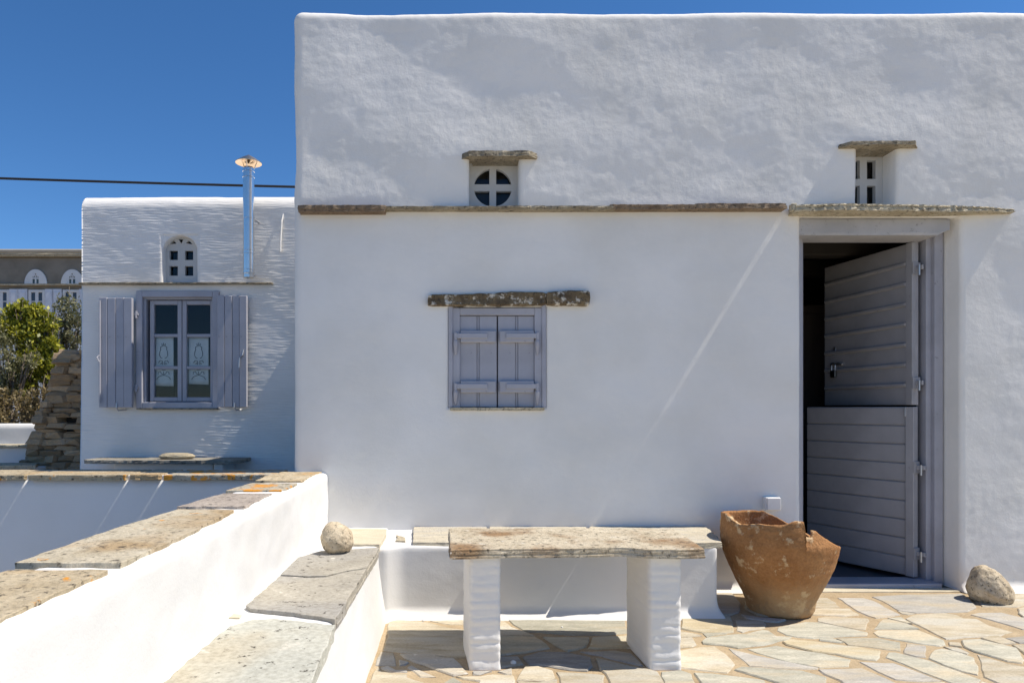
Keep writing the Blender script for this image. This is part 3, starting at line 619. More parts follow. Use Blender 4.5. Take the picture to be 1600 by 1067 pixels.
# split door
YHG = YF + 0.06
def leaf(name, ang, width, z0, z1, nplank, style, label):
    ca, sa = math.cos(ang), math.sin(ang); hx, hy = DX1 - 0.035, YHG
    # local: a along leaf from the hinge, n towards the visible side
    def tf(p): a, n, z = p; return Vector((hx - a * ca - n * sa, hy + a * sa - n * ca, z))
    def lb(nm, a0, a1, n0, n1, zz0, zz1, mat, par, b=0.002):
        V, Fc = bevbox(a0, a1, n0, n1, zz0, zz1, b); return mk(nm, [tf(v) for v in V], Fc, mat, par)
    lf = lb(name, 0, width, -0.012, 0.008, z0, z1, BLUE_D, house); lf['label'] = label
    lb('stile', 0.001, 0.05, 0.006, 0.03, z0 + 0.001, z1 - 0.001, BLUE_D, lf, 0.003)
    hgt = (z1 - z0) / nplank
    for k in range(nplank):
        a, b_ = z0 + k * hgt, z0 + (k + 1) * hgt
        if style == 'groove': lb('plank', 0.052, width - 0.002, 0.006, 0.018, a + 0.003, b_ - 0.003, BLUE_D, lf, 0.004)
        else:
            lb('plank', 0.052, width - 0.002, 0.006, 0.016, a + 0.002, b_ - 0.001, BLUE_D, lf, 0.002)
            if k: lb('moulding', 0.05, width - 0.008, 0.010, 0.030, a - 0.014, a + 0.014, BLUE_D, lf, 0.008)
    for zz in (z0 + (0.14 if style == 'groove' else 0.13), z1 - (0.36 if style == 'groove' else 0.16)):
        V, Fc = merge(bevbox(-0.006, 0.012, -0.02, 0.031, zz - 0.035, zz + 0.035, 0.001), bevbox(-0.05, -0.004, 0.0, 0.012, zz - 0.012, zz + 0.014, 0.002)); mk('hinge', [tf(v) for v in V] , Fc, BLUE_D, lf)
        mk('hinge_pin', *tube_vf([tf((-0.03, 0.012, zz - 0.045)), tf((-0.03, 0.012, zz + 0.016))], 0.007, 8), GALV, lf)
    return lf, lb, tf
up, lb, tf = leaf('door_leaf', math.radians(80.5), 0.77, 1.058, 2.028, 8, 'shiplap', 'upper half of the split door, swung far inwards')
lb('keyhole_plate', 0.655, 0.675, 0.017, 0.022, 1.40, 1.46, GALV, up, 0.001)
lb('hasp', 0.60, 0.70, 0.017, 0.026, 1.335, 1.352, GALV, up, 0.002); V, Fc = merge(bevbox(0.63, 0.68, 0.026, 0.044, 1.25, 1.30, 0.004)); mk('padlock', [tf(v) for v in V], Fc, metal('dull padlock', (0.2, 0.2, 0.19), 0.4), up)
mk('padlock_shackle', *tube_vf([tf((0.638, 0.035, 1.295)), tf((0.638, 0.035, 1.335)), tf((0.655, 0.035, 1.348)), tf((0.672, 0.035, 1.335)), tf((0.672, 0.035, 1.295))], 0.004, 6), GALV, up)
mk('knob', *lathe_vf(tf((0.585, 0.024, 1.34)), [(0.001, -.012), (0.009, -.008), (0.012, 0), (0.009, .008), (0.001, .012)], 10), GALV, up)
lo_, lb, tf = leaf('door_leaf', math.radians(62), 0.70, 0.036, 1.048, 9, 'groove', 'lower half of the split door, standing ajar')
lb('bolt', 0.045, 0.055, 0.03, 0.036, 0.99, 1.045, GALV, lo_, 0.001)
# switch box on the wall
sb = box('socket_box', wx(1192), wx(1215), YW - 0.036, YW + 0.012, wz(796), wz(775.5), PLASTIC, house, 0.003); box('socket_lid', wx(1194), wx(1215) - 0.001, YW - 0.043, YW - 0.036, wz(795), wz(776.5), PLASTIC, sb, 0.002)

# ------------------------------------------------------------------ terrace walls and built-in benches
def sdisp(a, b): return lambda p: a * nz(p.x * 2.2, p.y * 2.2, p.z * 2.6) + b * nz(p.x * 8, p.y * 8, p.z * 9) + b * 0.35 * nz(p.x * 25, p.y * 25, p.z * 25)
par = thing('parapet_wall', 'low white terrace parapet topped with orange lichened slate slabs', 'wall', (-0.87, 1.5, -0.45))
ZP = 0.672
rbox('wall_body', -0.985, -0.738, -1.6, 3.90, -0.45, ZP, 0.03, 0.02, WHITE_S, par, sdisp(0.009, 0.0045), 'LRT', 'FLRT')
cs = [(-1.4, -0.6, COPING), (-0.56, 0.55, COPING_G), (0.6, 1.50, COPING), (1.565, 2.41, COPING_G), (2.485, 2.86, COPING_V), (2.96, 3.28, COPING_O), (3.38, 3.86, COPING)]
for i, (a, b_, m_) in enumerate(cs):
    r = random.Random(i); e = lambda: r.uniform(-0.012, 0.012)
    slab('coping_slab', [(-1.012 + e(), a + e()), (-0.772 + e() * 0.5, a + e()), (-0.768 + e() * 0.5, (a + b_) / 2), (-0.775 + e(), b_ + e()), (-0.99, b_ + e()), (-1.012 + e(), (a + b_) / 2)], ZP - 0.025, ZP + 0.007, m_, par, step=0.035, amp=0.005, layers=2, lamp=0.003, seed=20 + i)
cw = thing('courtyard_wall', 'white cross wall in blue shade under a thin slate coping', 'wall', (-3, 3.95, -0.4))
YC = 3.775
rbox('wall_body', -7.0, -0.96, YC, 4.06, -0.45, ZP - 0.03, 0.004, 0.05, WHITE_S, cw, sdisp(0.003, 0.0008), 'FT', 'FT')
xs = [(-7.0, -5.2), (-5.17, -3.72), (-3.70, -2.40), (-2.345, -1.835), (-1.78, -1.30), (-1.295, -1.005)]
for i, (a, b_) in enumerate([(-7.0, -5.0), (-4.97, -3.5), (-3.47, -2.435), (-2.40, -1.845), (-1.64 - 0.165, -1.33), (-1.325, -1.02)]):
    # visible joints (u about 40, 203, 254) come from these gaps
    pass
def xc(u): return (u - U0) / F * YC
gaps = [xc(46), xc(203), xc(256), xc(330)]
edges = [-7.0] + gaps + [-1.016]
for i in range(len(edges) - 1):
    g0 = 0.013 if i else 0; g1 = 0.013 if i < len(edges) - 2 else 0
    if i == 3: g1 = 0.002
    if i == 4: g0 = 0.002
    slab('coping_slab', rect(edges[i] + g0, edges[i + 1] - g1, YC - 0.032 - 0.004 * (i % 2), 4.075), ZP - 0.027 - 0.003 * (i % 2), ZP + 0.001 * (i % 3), COPING_O if i >= 3 else COPING, cw, step=0.03, amp=0.005, layers=3, lamp=0.003, seed=60 + i)
for g in gaps[:3]: box('coping_joint', g - 0.02, g + 0.02, YC + 0.004, 4.06, ZP - 0.032, ZP - 0.004, WHITE_S, cw, 0.004)
# seat along the parapet
seat = thing('masonry_bench', 'white built-in seat along the parapet with large grey slate slabs', 'bench', (-0.55, 2.2, 0))
ZS = 0.362
def spost(p):
    if p.x > -0.5: p = p + Vector((0.045 * (1 - max(0, min(1, p.z / ZS))) ** 1.6, 0, 0))
    return p
rbox('seat_body', -0.76, -0.392, 0.3, 3.90, -0.01, ZS, 0.012, 0.018, WHITE_S, seat, sdisp(0.006, 0.003), 'RT', 'RTF', (), spost)
def zpoly(z, *pts): return ccw([tuple(atz(u, v, z)[:2]) for u, v in pts])
slab('seat_slab', zpoly(ZS + .012, (428, 966), (522, 976), (505, 1020), (484, 1067), (446, 1150), (150, 1180), (255, 1067), (318, 1012), (360, 978), (395, 968)), ZS - 0.03, ZS + 0.012, SEATP, seat, step=0.03, amp=0.003, layers=2, lamp=0.003, seed=31)
slab('seat_slab', zpoly(ZS + .012, (385, 945), (437, 899.5), (480, 902), (510, 901), (540, 893), (572, 888), (548, 928), (524, 967), (460, 957), (392, 950)), ZS - 0.03, ZS + 0.012, SEATG, seat, step=0.03, amp=0.002, layers=3, lamp=0.002, seed=32)
slab('seat_slab', zpoly(ZS + .012, (438, 898), (466, 871), (500, 861), (592, 855.5), (586, 868), (573, 887), (540, 892), (510, 899.5), (480, 900.5)), ZS - 0.03, ZS + 0.014, SEATG, seat, step=0.03, amp=0.002, layers=3, lamp=0.002, seed=33)
slab('seat_slab', zpoly(ZS + .012, (515, 850), (592, 850), (602, 836), (604, 826), (540, 825), (525, 838)), ZS - 0.03, ZS + 0.012, SEATY, seat, step=0.03, amp=0.003, layers=2, lamp=0.002, seed=34)
slab('seat_slab', [(-0.70, 0.4), (-0.40, 0.4), (-0.385, 1.1), (-0.40, 1.27), (-0.70, 1.22)], ZS - 0.03, ZS + 0.012, SEATG, seat, step=0.03, amp=0.003, layers=2, seed=35)
slab('set_stone', zpoly(ZS + .006, (357, 964), (364, 958), (378, 959), (374, 964)), ZS - 0.02, ZS + 0.006, SEATY, seat, step=0.02, amp=0.001, layers=1, seed=36, bev=0.002)
# bench along the house wall
wb = thing('masonry_bench', 'white built-in bench along the house wall with cream slate seat', 'bench', (0.45, 3.62, 0))
YB = 3.405
def bpost(p):
    if p.y < YB + 0.08: 
        k = max(0, min(1, 1 - p.z / 0.045)); p = p + Vector((0, -0.055 * k ** 2, 0))
    if p.x > 1.2: p = p + Vector((0.03 * max(0, min(1, 1 - p.z / 0.1)) ** 2, 0, 0))
    d = max(0, (-0.33 - p.x + 0.07) / 0.09)
    if p.y < YB + 0.1: p = p + Vector((0, -0.05 * min(1, d) ** 2, 0))
    return p
rbox('bench_body', -0.40, 1.297, YB, 3.90, -0.005, ZS - 0.012, 0.015, 0.015, WHITE_S, wb, sdisp(0.004, 0.0022), 'RFT', 'FRT', (), bpost)
slab('bench_slab', zpoly(ZS, (645, 848), (760, 849), (760, 823), (646, 824)), ZS - 0.022, ZS + 0.004, BENCHC, wb, step=0.04, amp=0.002, layers=2, lamp=0.002, seed=41)
slab('bench_slab', zpoly(ZS, (765, 851.5), (915, 851.5), (915, 823), (765, 823)), ZS - 0.02, ZS + 0.004, BENCHC, wb, step=0.04, amp=0.002, layers=2, lamp=0.002, seed=42)
slab('bench_slab', zpoly(ZS, (921, 852.5), (1129, 849), (1113, 832), (1100, 822), (1010, 821.5), (921, 822)), ZS - 0.022, ZS + 0.006, BENCHC, wb, step=0.03, amp=0.004, layers=3, lamp=0.003, seed=43)
slab('bench_slab', zpoly(ZS, (617, 843), (634, 844), (634, 838), (620, 834)), ZS - 0.03, ZS - 0.004, COPING_G, wb, step=0.03, amp=0.003, layers=2, seed=44)

# ------------------------------------------------------------------ table bench
tb = thing('stone_table_bench', 'weathered slate slab on two white brushed masonry legs', 'bench', (0.47, 2.9, 0))
ZTT = 0.480
def tpoly():
    pts = [(703, 860), (760, 858), (850, 857), (910, 856.5), (960, 855), (985, 855.5), (1010, 858), (1060, 859), (1102, 858), (1085, 846), (1068, 836), (1052, 826), (900, 824.5), (701, 825), (702, 840)]
    return ccw([tuple(atz(u, v, ZTT)[:2]) for u, v in pts])
slab('table_slab', tpoly(), ZTT - 0.036, ZTT, TABLE, tb, step=0.03, amp=0.0025, layers=4, lamp=0.0028, seed=51, topamp=0.001)
def leg(fl, fr, bl, br, y0, y1, seed):
    """hand-plastered pier with trowelled ridges"""
    nzr = 46; V, Fc = [], []; nf = 10; nd = 8
    per = [(fl[0] + (fr[0] - fl[0]) * i / nf, y0) for i in range(nf)] + [(fr[0] + (br[0] - fr[0]) * i / nd, y0 + (y1 - y0) * i / nd) for i in range(nd)] + [(br[0] + (bl[0] - br[0]) * i / nf, y1) for i in range(nf)] + [(bl[0] + (fl[0] - bl[0]) * i / nd, y1 + (y0 - y1) * i / nd) for i in range(nd)]
    n = len(per); cx = sum(p[0] for p in per) / n; cy = (y0 + y1) / 2
    for k in range(nzr * 2 + 1):
        z = -0.004 + (ZTT - 0.034 + 0.004) * k / (nzr * 2); fl_ = 1 + 0.03 * max(0, 1 - z / 0.05) ** 2
        for i, (x, y) in enumerate(per):
            ph = z * 2 * math.pi / 0.034 + 1.3 * nz(x * 9, y * 5 + seed, z * 7); rid = 0.0052 * (abs(math.sin(ph / 2)) ** 0.45) * (0.5 + nz(x * 8 + 4, y * 8 + seed, z * 20)) + 0.0015 * nz(x * 40, y * 40, z * 60)
            corner = 0.004 if i in (0, nf, nf + nd, 2 * nf + nd) else 0
            d = Vector((x - cx, y - cy)); sx_ = -1 if x < cx else 1
            if i < nf: q = (x, y - rid + corner)
            elif i < nf + nd: q = (x + rid * 0.6 - corner, y)
            elif i < 2 * nf + nd: q = (x, y + rid - corner)
            else: q = (x - rid * 0.6 + corner, y)
            V.append((cx + (q[0] - cx) * fl_, cy + (q[1] - cy) * fl_, z))
    m = nzr * 2 + 1
    for k in range(m - 1):
        for i in range(n): Fc.append((k * n + i, k * n + (i + 1) % n, (k + 1) * n + (i + 1) % n, (k + 1) * n + i))
    Fc += [list(range(n))[::-1], list(range((m - 1) * n, m * n))]
    return mk('leg', V, Fc, WHITE, tb, smooth=True)
leg((0.049,), (0.172,), (0.024,), (0.15,), 2.715, 3.03, 1); leg((0.765,), (0.889,), (0.748,), (0.875,), 2.715, 3.03, 8)

# ------------------------------------------------------------------ broken jar
JC = Vector(((1219 - U0) / F * 3.51, 3.51, 0.0))
def jr(z): return itp([(0, 0.150), (0.02, 0.163), (0.06, 0.170), (0.10, 0.186), (0.16, 0.218), (0.24, 0.254), (0.31, 0.276), (0.37, 0.288), (0.43, 0.287), (0.49, 0.281), (0.60, 0.266)])(z) * 0.98
rim = [(-180,.507),(-170,.4916),(-163,.477),(-155,.466),(-145,.472),(-130,.4786),(-110,.482),(-105,.488),(-100,.5),(-91.5,.5),(-90.5,.435),(-86,.422),(-80.5,.418),(-78,.454),(-75,.45),(-65,.4136),(-50,.372),(-30,.345),(0,.335),(30,.35),(45,.38),(55,.405),(70,.445),(80,.469),(90,.475),(120,.48),(150,.492),(165,.50),(180,.507)]
def rimz(a):
    a = (a + 180) % 360 - 180; return itp(rim)(a) + 0.004 * nz(math.cos(math.radians(a)) * 5, math.sin(math.radians(a)) * 5, 3) + 0.004 * nz(a * 0.25, 1, 2) + 0.0022 * nz(a * 0.8, 5, 2)
na, nv = 240, 44; V, Fc = [], []
def jring(off, bottom):
    st = len(V)
    for k in range(nv + 1):
        for i in range(na):
            a = -180 + 360 * i / na; top = rimz(a); z = bottom + (top - bottom) * k / nv; r = jr(z) - off; ar = math.radians(a)
            if off == 0: r += 0.0032 * math.sin(z * 170 + 2 * nz(0, 0, z * 30)) * (0.35 + nz(0, 0, z * 20)) * (1 if z > 0.36 else 0.4) + 0.004 * nz(math.cos(ar) * 3, math.sin(ar) * 3, z * 8) + 0.0015 * nz(math.cos(ar) * 14, math.sin(ar) * 14, z * 40)
            if off == 0 and z > 0.36 and -90 < a < 40: r -= 0.03 * ((z - 0.36) / 0.09)
            if off > 0 and z > 0.36 and -90 < a < 40: r -= 0.028 * ((z - 0.36) / 0.09)
            V.append(Vector((JC.x + r * math.cos(ar), JC.y + r * math.sin(ar), z)))
    for k in range(nv):
        for i in range(na): Fc.append((st + k * na + i, st + k * na + (i + 1) % na, st + (k + 1) * na + (i + 1) % na, st + (k + 1) * na + i))
    return st
s0 = jring(0, 0.0); s1 = jring(0.019, 0.03)
for i in range(na): Fc.append((s0 + nv * na + i, s0 + nv * na + (i + 1) % na, s1 + nv * na + (i + 1) % na, s1 + nv * na + i))
Fc.append([s0 + i for i in range(na)]); Fc.append([s1 + i for i in range(na)][::-1])
Rj = Matrix.Rotation(math.radians(-1.2), 3, 'Y'); V = [JC + Rj @ (v - JC) for v in V]
V = [Vector((v.x, v.y, v.z - 0.001)) for v in V]
jar = mk('broken_jar', V, Fc, TERRA, None, smooth=True)
tag(jar, 'big broken terracotta storage jar standing beside the doorway', 'jar')

# ------------------------------------------------------------------ loose stones
def rock(name, c, sx, sy, sz, mat, seed, label, cat, shape=None, flat_b=0.25):
    bm = bmesh.new(); bmesh.ops.create_icosphere(bm, subdivisions=5, radius=1)
    V = []
    for v in bm.verts:
        p = v.co.copy(); n = 1 + 0.10 * nz(p.x * 1.4 + seed, p.y * 1.4, p.z * 1.4) + 0.05 * nz(p.x * 3.5, p.y * 3.5 + seed, p.z * 3.5) + 0.012 * nz(p.x * 12, p.y * 12, p.z * 12 + seed)
        p *= n
        if shape: p = shape(p)
        p.z = max(p.z, -1 + flat_b); V.append(Vector((c[0] + p.x * sx, c[1] + p.y * sy, c[2] + (p.z + 1 - flat_b) * sz)))
    bm.verts.index_update(); Fc = [[x.index for x in f.verts] for f in bm.faces]; bm.free()
    return tag(mk(name, V, Fc, mat, None, smooth=True), label, cat)
def bsh(p):
    k = (p.z + 1) / 2; p.x = p.x * (1.12 - 0.5 * k) - 0.42 * k + 0.12; p.y *= (1.05 - 0.3 * k); return p
c = atz(1569, 946, 0); rock('boulder', (c.x, c.y + 0.09, -0.003), 0.118, 0.105, 0.113, PEBBLE, 4, 'pale speckled boulder on the paving against the wall foot by the door', 'stone', bsh, 0.3)
c = atz(524, 866, ZS + 0.013); rock('round_stone', (c.x, c.y + 0.045, ZS + 0.010), 0.075, 0.072, 0.076, PEBBLE, 9, 'round speckled stone sitting on the grey slate seat', 'stone', lambda p: Vector((p.x - p.z * 0.12, p.y, p.z)), 0.12)
for (u, v, s, sd) in ((802, 1037, 0.012, 1), (661, 970, 0.007, 2), (878, 980, 0.005, 3)):
    c = atz(u, v, 0); rock('plaster_crumb', (c.x, c.y, -0.001), s, s * 0.8, s * 0.8, WHITE_S, sd, {1: 'white plaster crumb in the shade beside the slab bench leg', 2: 'tiny white plaster flake at the foot of the wall bench', 3: 'tiny white plaster speck on sunlit paving between bench legs'}[sd], 'crumb')

# ------------------------------------------------------------------ small house at the back left
lh = thing('brushed_house', 'small white house with brushed plaster walls, open lavender shutters and steel flue', 'house', (-2, YL, 0.2))
LT = 0.02
def LP(u, v, dy=0.0): q = P(u, v, YL + dy); return q
def lx(u, dy=0): return (u - U0) / F * (YL + dy)
def lz(v, dy=0): return H - (v - V0) / F * (YL + dy)
def ldisp(p):
    wob = 0.8 * nz(p.x * 2.5, 3, p.z * 4) + 0.35 * nz(p.x * 9, 4, p.z * 9)
    ph = (p.z / 0.021 + wob) * 2 * math.pi
    msk = max(0.0, 0.6 + 1.0 * nz(p.x * 3.5, 8, p.z * 4.5))
    rid = 0.0011 * math.sin(ph) * max(0, 0.4 + 1.2 * nz(p.x * 8, 1, p.z * 40)) * msk + (0.0006 + 0.0007 * msk) * nz(p.x * 14, p.y, p.z * 95)
    return 0.007 * nz(p.x * 1.4, 5, p.z * 1.6) + 0.0035 * nz(p.x * 4, 2, p.z * 5) + 0.0012 * nz(p.x * 13, 6, p.z * 16) + rid
LA = (lx(253), lx(307), lz(441), lz(367), 0.09, 0.012, lz(392)); LW = (lx(217), lx(340), lz(636), lz(458), 0.1, 0.0)
def lpost(p):
    k = -0.008 * (p.x + 0.94); dz = max(0, p.z - 2.45)
    p = p + Vector((0, k, 0))
    if p.x < -2.9: p.x += -0.04 * max(0, 1.6 - p.z) / 1.4 * 0.5
    return p
rbox('wall', lx(126), -0.94, YL, 8.6, 0.15, lz(306.5) + 0.022, 0.12, 0.0125, WHITE_B, lh, ldisp, 'FT', 'FLT', [LA, LW], lpost, zstep=0.0042)
box('back_room', lx(126) + 0.1, -1.0, YL + 0.9, YL + 0.93, 0.4, 2.55, DARKROOM, lh, 0)
V, Fc = merge(boxvf(lx(190), lx(200), YL + 0.1, YL + 0.9, 0.6, 2.55), boxvf(lx(370), lx(380), YL + 0.1, YL + 0.9, 0.6, 2.55), boxvf(lx(200), lx(370), YL + 0.1, YL + 0.9, 0.6, 0.62), boxvf(lx(200), lx(370), YL + 0.1, YL + 0.9, 2.5, 2.55)); mk('room_lining', V, Fc, DARKROOM, lh)
slab('ledge_stone', [(lx(126) - 0.0, YL + 0.06), (lx(126), YL - 0.03), (lx(210), YL - 0.035), (lx(300), YL - 0.03), (lx(426), YL - 0.028), (lx(428), YL + 0.05)], lz(445), lz(442.2), SLATE, lh, step=0.03, amp=0.003, layers=2, lamp=0.003, seed=71)
# arched fanlight
def l2(u, v): return (lx(u, 0.09), lz(v, 0.09))
outer = [l2(250, 445), l2(312, 445), l2(312, 390)] + [((lx(282, .09) + lx(31 , 0.09) - lx(0, .09) - 0 if False else lx(282, .09) + (lx(313, .09) - lx(282, .09)) * math.cos(math.radians(a))), lz(392, .09) + (lz(363, .09) - lz(392, .09)) * math.sin(math.radians(a))) for a in range(10, 180, 10)] + [l2(250, 390)]
holes = [[l2(a, d_), l2(b_, d_), l2(b_, c_), l2(a, c_)] for (a, b_) in ((266, 279), (290, 303)) for (c_, d_) in ((392.5, 407), (416.5, 431.5))]
holes += [[l2(267, 382.5), l2(277, 381.5), l2(272.5, 376.5)], [l2(280, 374.5), l2(288, 374.5), l2(284.5, 381.5)], [l2(291.5, 381), l2(302, 382.5), l2(296, 376.5)]]
fan = plate('fanlight', outer, holes, YL + 0.075, YL + 0.105, FRAMEW, lh); fan['label'] = 'white arched window plate with four square and three triangular panes'
for h in holes:
    x_ = [p[0] for p in h]; z_ = [p[1] for p in h]; box('pane', min(x_) - 0.002, max(x_) + 0.002, YL + 0.108, YL + 0.112, min(z_) - 0.002, max(z_) + 0.002, GLASS, fan, 0)
# window with casements
def fr(u0, u1, v0, v1, t, y0, y1, b=0.003): return frame_vf(lx(u0), lx(u1), lz(v1), lz(v0), t, y0, y1, b)
win = mk('window', *merge(frame_vf(lx(214), lx(343), lz(638), lz(455), 0.05, YL - 0.02, YL + 0.08, 0.004), frame_vf(lx(214) + 0.048, lx(343) - 0.048, lz(638) + 0.03, lz(455) - 0.045, 0.02, YL + 0.012, YL + 0.085, 0.003)), BLUE, lh)
for (a, b_, p0, p1) in ((231.5, 281.5, 238, 275), (282.5, 333, 290, 328)):
    t_ = 6.6 / F * YL
    mk('casement', *merge(frame_vf(lx(a), lx(b_), lz(627), lz(468.5), t_, YL + 0.03, YL + 0.07, 0.003), bevbox(lx(a) + t_, lx(b_) - t_, YL + 0.033, YL + 0.066, lz(526), lz(521), 0.003), bevbox(lx(a) + t_, lx(b_) - t_, YL + 0.033, YL + 0.066, lz(576.5), lz(571.5), 0.003)), BLUE, win)
    for (v0, v1) in ((475, 521), (526, 571.5), (576.5, 620.5)): box('pane', lx(p0) - 0.004, lx(p1) + 0.004, YL + 0.048, YL + 0.052, lz(v1) - 0.003, lz(v0) + 0.003, GLASS, win, 0)
mk('window_rail', *bevbox(lx(226), lx(332), YL + 0.0, YL + 0.075, lz(635), lz(628), 0.003), BLUE, win)
slab('window_sill', rect(lx(216), lx(341), YL - 0.03, YL + 0.04), lz(640), lz(637.6), SLATE, lh, step=0.03, amp=0.003, layers=1, seed=72)
def curtain(u0, u1, v0, v1, skew):
    V, Fc = [], []; n, m = 14, 10; yc = YL + 0.068
    for j in range(m + 1):
        for i in range(n + 1):
            t = i / n; s = j / m; V.append((lx(u0 + (u1 - u0) * t, 0.085), yc + 0.004 * math.sin(t * 9) * s, lz(v0 + (v1 - v0) * s + skew * (t - 0.5) * s, 0.085)))
    for j in range(m):
        for i in range(n): a = j * (n + 1) + i; Fc.append((a, a + 1, a + n + 2, a + n + 1))
    o = mk('curtain', V, Fc, CLOTH, win, smooth=True); sm_ = o.modifiers.new('thick', 'SOLIDIFY'); sm_.thickness = 0.0015
    cu, cvv = (u0 + u1) / 2, v0
    strokes = [[(-6, 24), (-4.5, 20), (-5, 17)], [(6, 24), (4.5, 20), (5, 17)], [(-5, 17), (-2.5, 15)], [(5, 17), (2.5, 15)], [(-6, 24), (-6.5, 29), (-4.5, 33), (-2, 34)], [(6, 24), (6.5, 29), (4.5, 33), (2, 34)], [(-3, 11), (-1.5, 15)], [(0, 10), (0, 15)], [(3, 11), (1.5, 15)],
               [(-8, 41), (-5.5, 37.5), (-2, 38), (-1, 43)], [(8, 41), (5.5, 37.5), (2, 38), (1, 43)], [(-5, 43), (-3, 41), (-2, 44)], [(5, 43), (3, 41), (2, 44)],
               [(-8.5, 59), (-8, 55.5), (-5, 54.5), (-3.5, 57.5), (-1, 59)], [(8.5, 59), (8, 55.5), (5, 54.5), (3.5, 57.5), (1, 59)], [(-11, 67), (-8, 63), (-3.5, 61), (0, 60)], [(11, 67), (8, 63), (3.5, 61), (0, 60)], [(0, 54.5), (0, 60)], [(-3, 51.5), (0, 52.5), (3, 51.5)]]
    parts = []
    for s in strokes: parts.append(tube_vf([(lx(cu + a, 0.08), YL + 0.0635, lz(cvv + b_, 0.08)) for a, b_ in s], 0.0023, 5))
    kind(mk('cutwork', *merge(*parts), CUT, win), 'stuff')
curtain(241.5, 272.5, 526, 603, 1); curtain(296, 327, 526, 600.5, 1)
def shutter(u0, u1, v0, v1, nb_, hook_u, label, yo):
    sh = mk('shutter', *bevbox(lx(u0) + 0.003, lx(u1) - 0.003, YL - 0.035 - yo, YL - 0.029 - yo, lz(v1) + 0.004, lz(v0) - 0.006, 0.001), BLUE, lh); sh['label'] = label
    for zz_ in (lz(v1) + 0.1, lz(v0) - 0.16): mk('rail', *bevbox(lx(u0) + 0.01, lx(u1) - 0.01, YL - 0.03 - yo, YL - 0.012 - yo, zz_, zz_ + 0.06, 0.003), BLUE, sh)
    for i in range(nb_):
        a = u0 + (u1 - u0) * i / nb_; b_ = u0 + (u1 - u0) * (i + 1) / nb_; d = 0.004 * (i % 2) + (0.006 if i in (0, nb_ - 1) else 0)
        mk('board', *bevbox(lx(a) + 0.0012, lx(b_) - 0.0012, YL - 0.056 - yo - d * 0.6, YL - 0.031 - yo, lz(v1), lz(v0) - (0.004 if i % 2 else 0), 0.003), BLUE, sh)
    hx = lx(hook_u); zz = lz(v1)
    mk('hook', *tube_vf([(hx, YL - 0.06 - yo, zz + 0.035), (hx, YL - 0.062 - yo, zz + 0.0), (hx + 0.01, YL - 0.05 - yo, zz - 0.025), (hx + 0.035, YL - 0.02, zz - 0.02), (hx + 0.035, YL + 0.01, zz - 0.018)], 0.006, 6), GALV, sh)
    return sh
sh = shutter(161.5, 213, 467, 636.5, 4, 189, 'open left shutter of four lavender boards', 0.012)
mk('latch_bar', *merge(tube_vf([(lx(165), YL - 0.088, lz(472)), (lx(165), YL - 0.088, lz(630))], 0.007, 6), tube_vf([(lx(165), YL - 0.09, lz(556)), (lx(163), YL - 0.115, lz(560)), (lx(166), YL - 0.11, lz(567))], 0.007, 6)), BLUE, sh)
for vv in (492, 606): mk('hinge', *merge(tube_vf([(lx(216), YL - 0.035, lz(vv - 5)), (lx(216), YL - 0.035, lz(vv + 6))], 0.009, 8), bevbox(lx(213), lx(219), YL - 0.04, YL - 0.02, lz(vv + 2), lz(vv - 2), 0.002)), BLUE, sh)
sh = shutter(344, 390, 463.5, 636, 4, 371, 'open right shutter of four lavender boards', 0.012)
mk('catch', *tube_vf([(lx(385), YL - 0.075, lz(548)), (lx(384), YL - 0.085, lz(556)), (lx(380), YL - 0.085, lz(560)), (lx(379), YL - 0.085, lz(575))], 0.007, 6), GALV, sh)
# flue pipe
YP = YL - 0.125; px = (388.5 - U0) / F * YP; zz = lambda v: H - (v - V0) / F * YP; pr_ = 8.6 / F * YP
pipe = mk('flue_pipe', *lathe_vf((px, YP, 0), [(0.001, zz(434)), (pr_ * 0.94, zz(434)), (pr_ * 0.94, zz(429)), (pr_, zz(428)), (pr_, zz(264)), (pr_ * 0.94, zz(262)), (0.03, zz(262))], 28), STEEL, lh, smooth=False)
for vv in (268, 277, 341, 391, 396, 421, 426): mk('band', *lathe_vf((px, YP, 0), [(pr_, zz(vv + 1.2)), (pr_ + 0.0035, zz(vv + 0.9)), (pr_ + 0.0035, zz(vv - 0.9)), (pr_, zz(vv - 1.2))], 28), STEEL, pipe, smooth=False)
cr = 20 / F * YP; mk('rain_cap', *lathe_vf((px, YP, 0), [(0.001, zz(247) + 0.025), (cr * 0.5, zz(250) + 0.012), (cr, zz(254.5)), (cr, zz(255.5)), (cr * 0.5, zz(252.5)), (0.04, zz(250)), (0.001, zz(256))], 36), CAPM, pipe, smooth=False)
for a in (30, 150, 270): mk('cap_strut', *tube_vf([(px + pr_ * 0.95 * math.cos(math.radians(a)), YP + pr_ * 0.95 * math.sin(math.radians(a)), zz(264)), (px + cr * 0.6 * math.cos(math.radians(a)), YP + cr * 0.6 * math.sin(math.radians(a)), zz(253.5))], 0.004, 5), STEEL, pipe)
mk('wall_bracket', *tube_vf([(px + 0.03, YP + 0.03, zz(341)), (px + 0.05, YL + 0.03, zz(341))], 0.008, 6), GALV, pipe)
mk('wall_bracket', *tube_vf([(px, YP + 0.03, zz(426)), (px, YL + 0.03, zz(426))], 0.012, 6), GALV, pipe)
# wire on the wall
mk('wall_wire', *tube_vf([(lx(447), YL + 0.15, lz(306.5)), (lx(445), YL + 0.055, lz(317)), (lx(443), YL + 0.016, lz(328)), (lx(440.5), YL - 0.010, lz(347)), (lx(439), YL - 0.016, lz(380)), (lx(438.5), YL - 0.012, lz(394))], 0.008, 6), WHITE, lh)
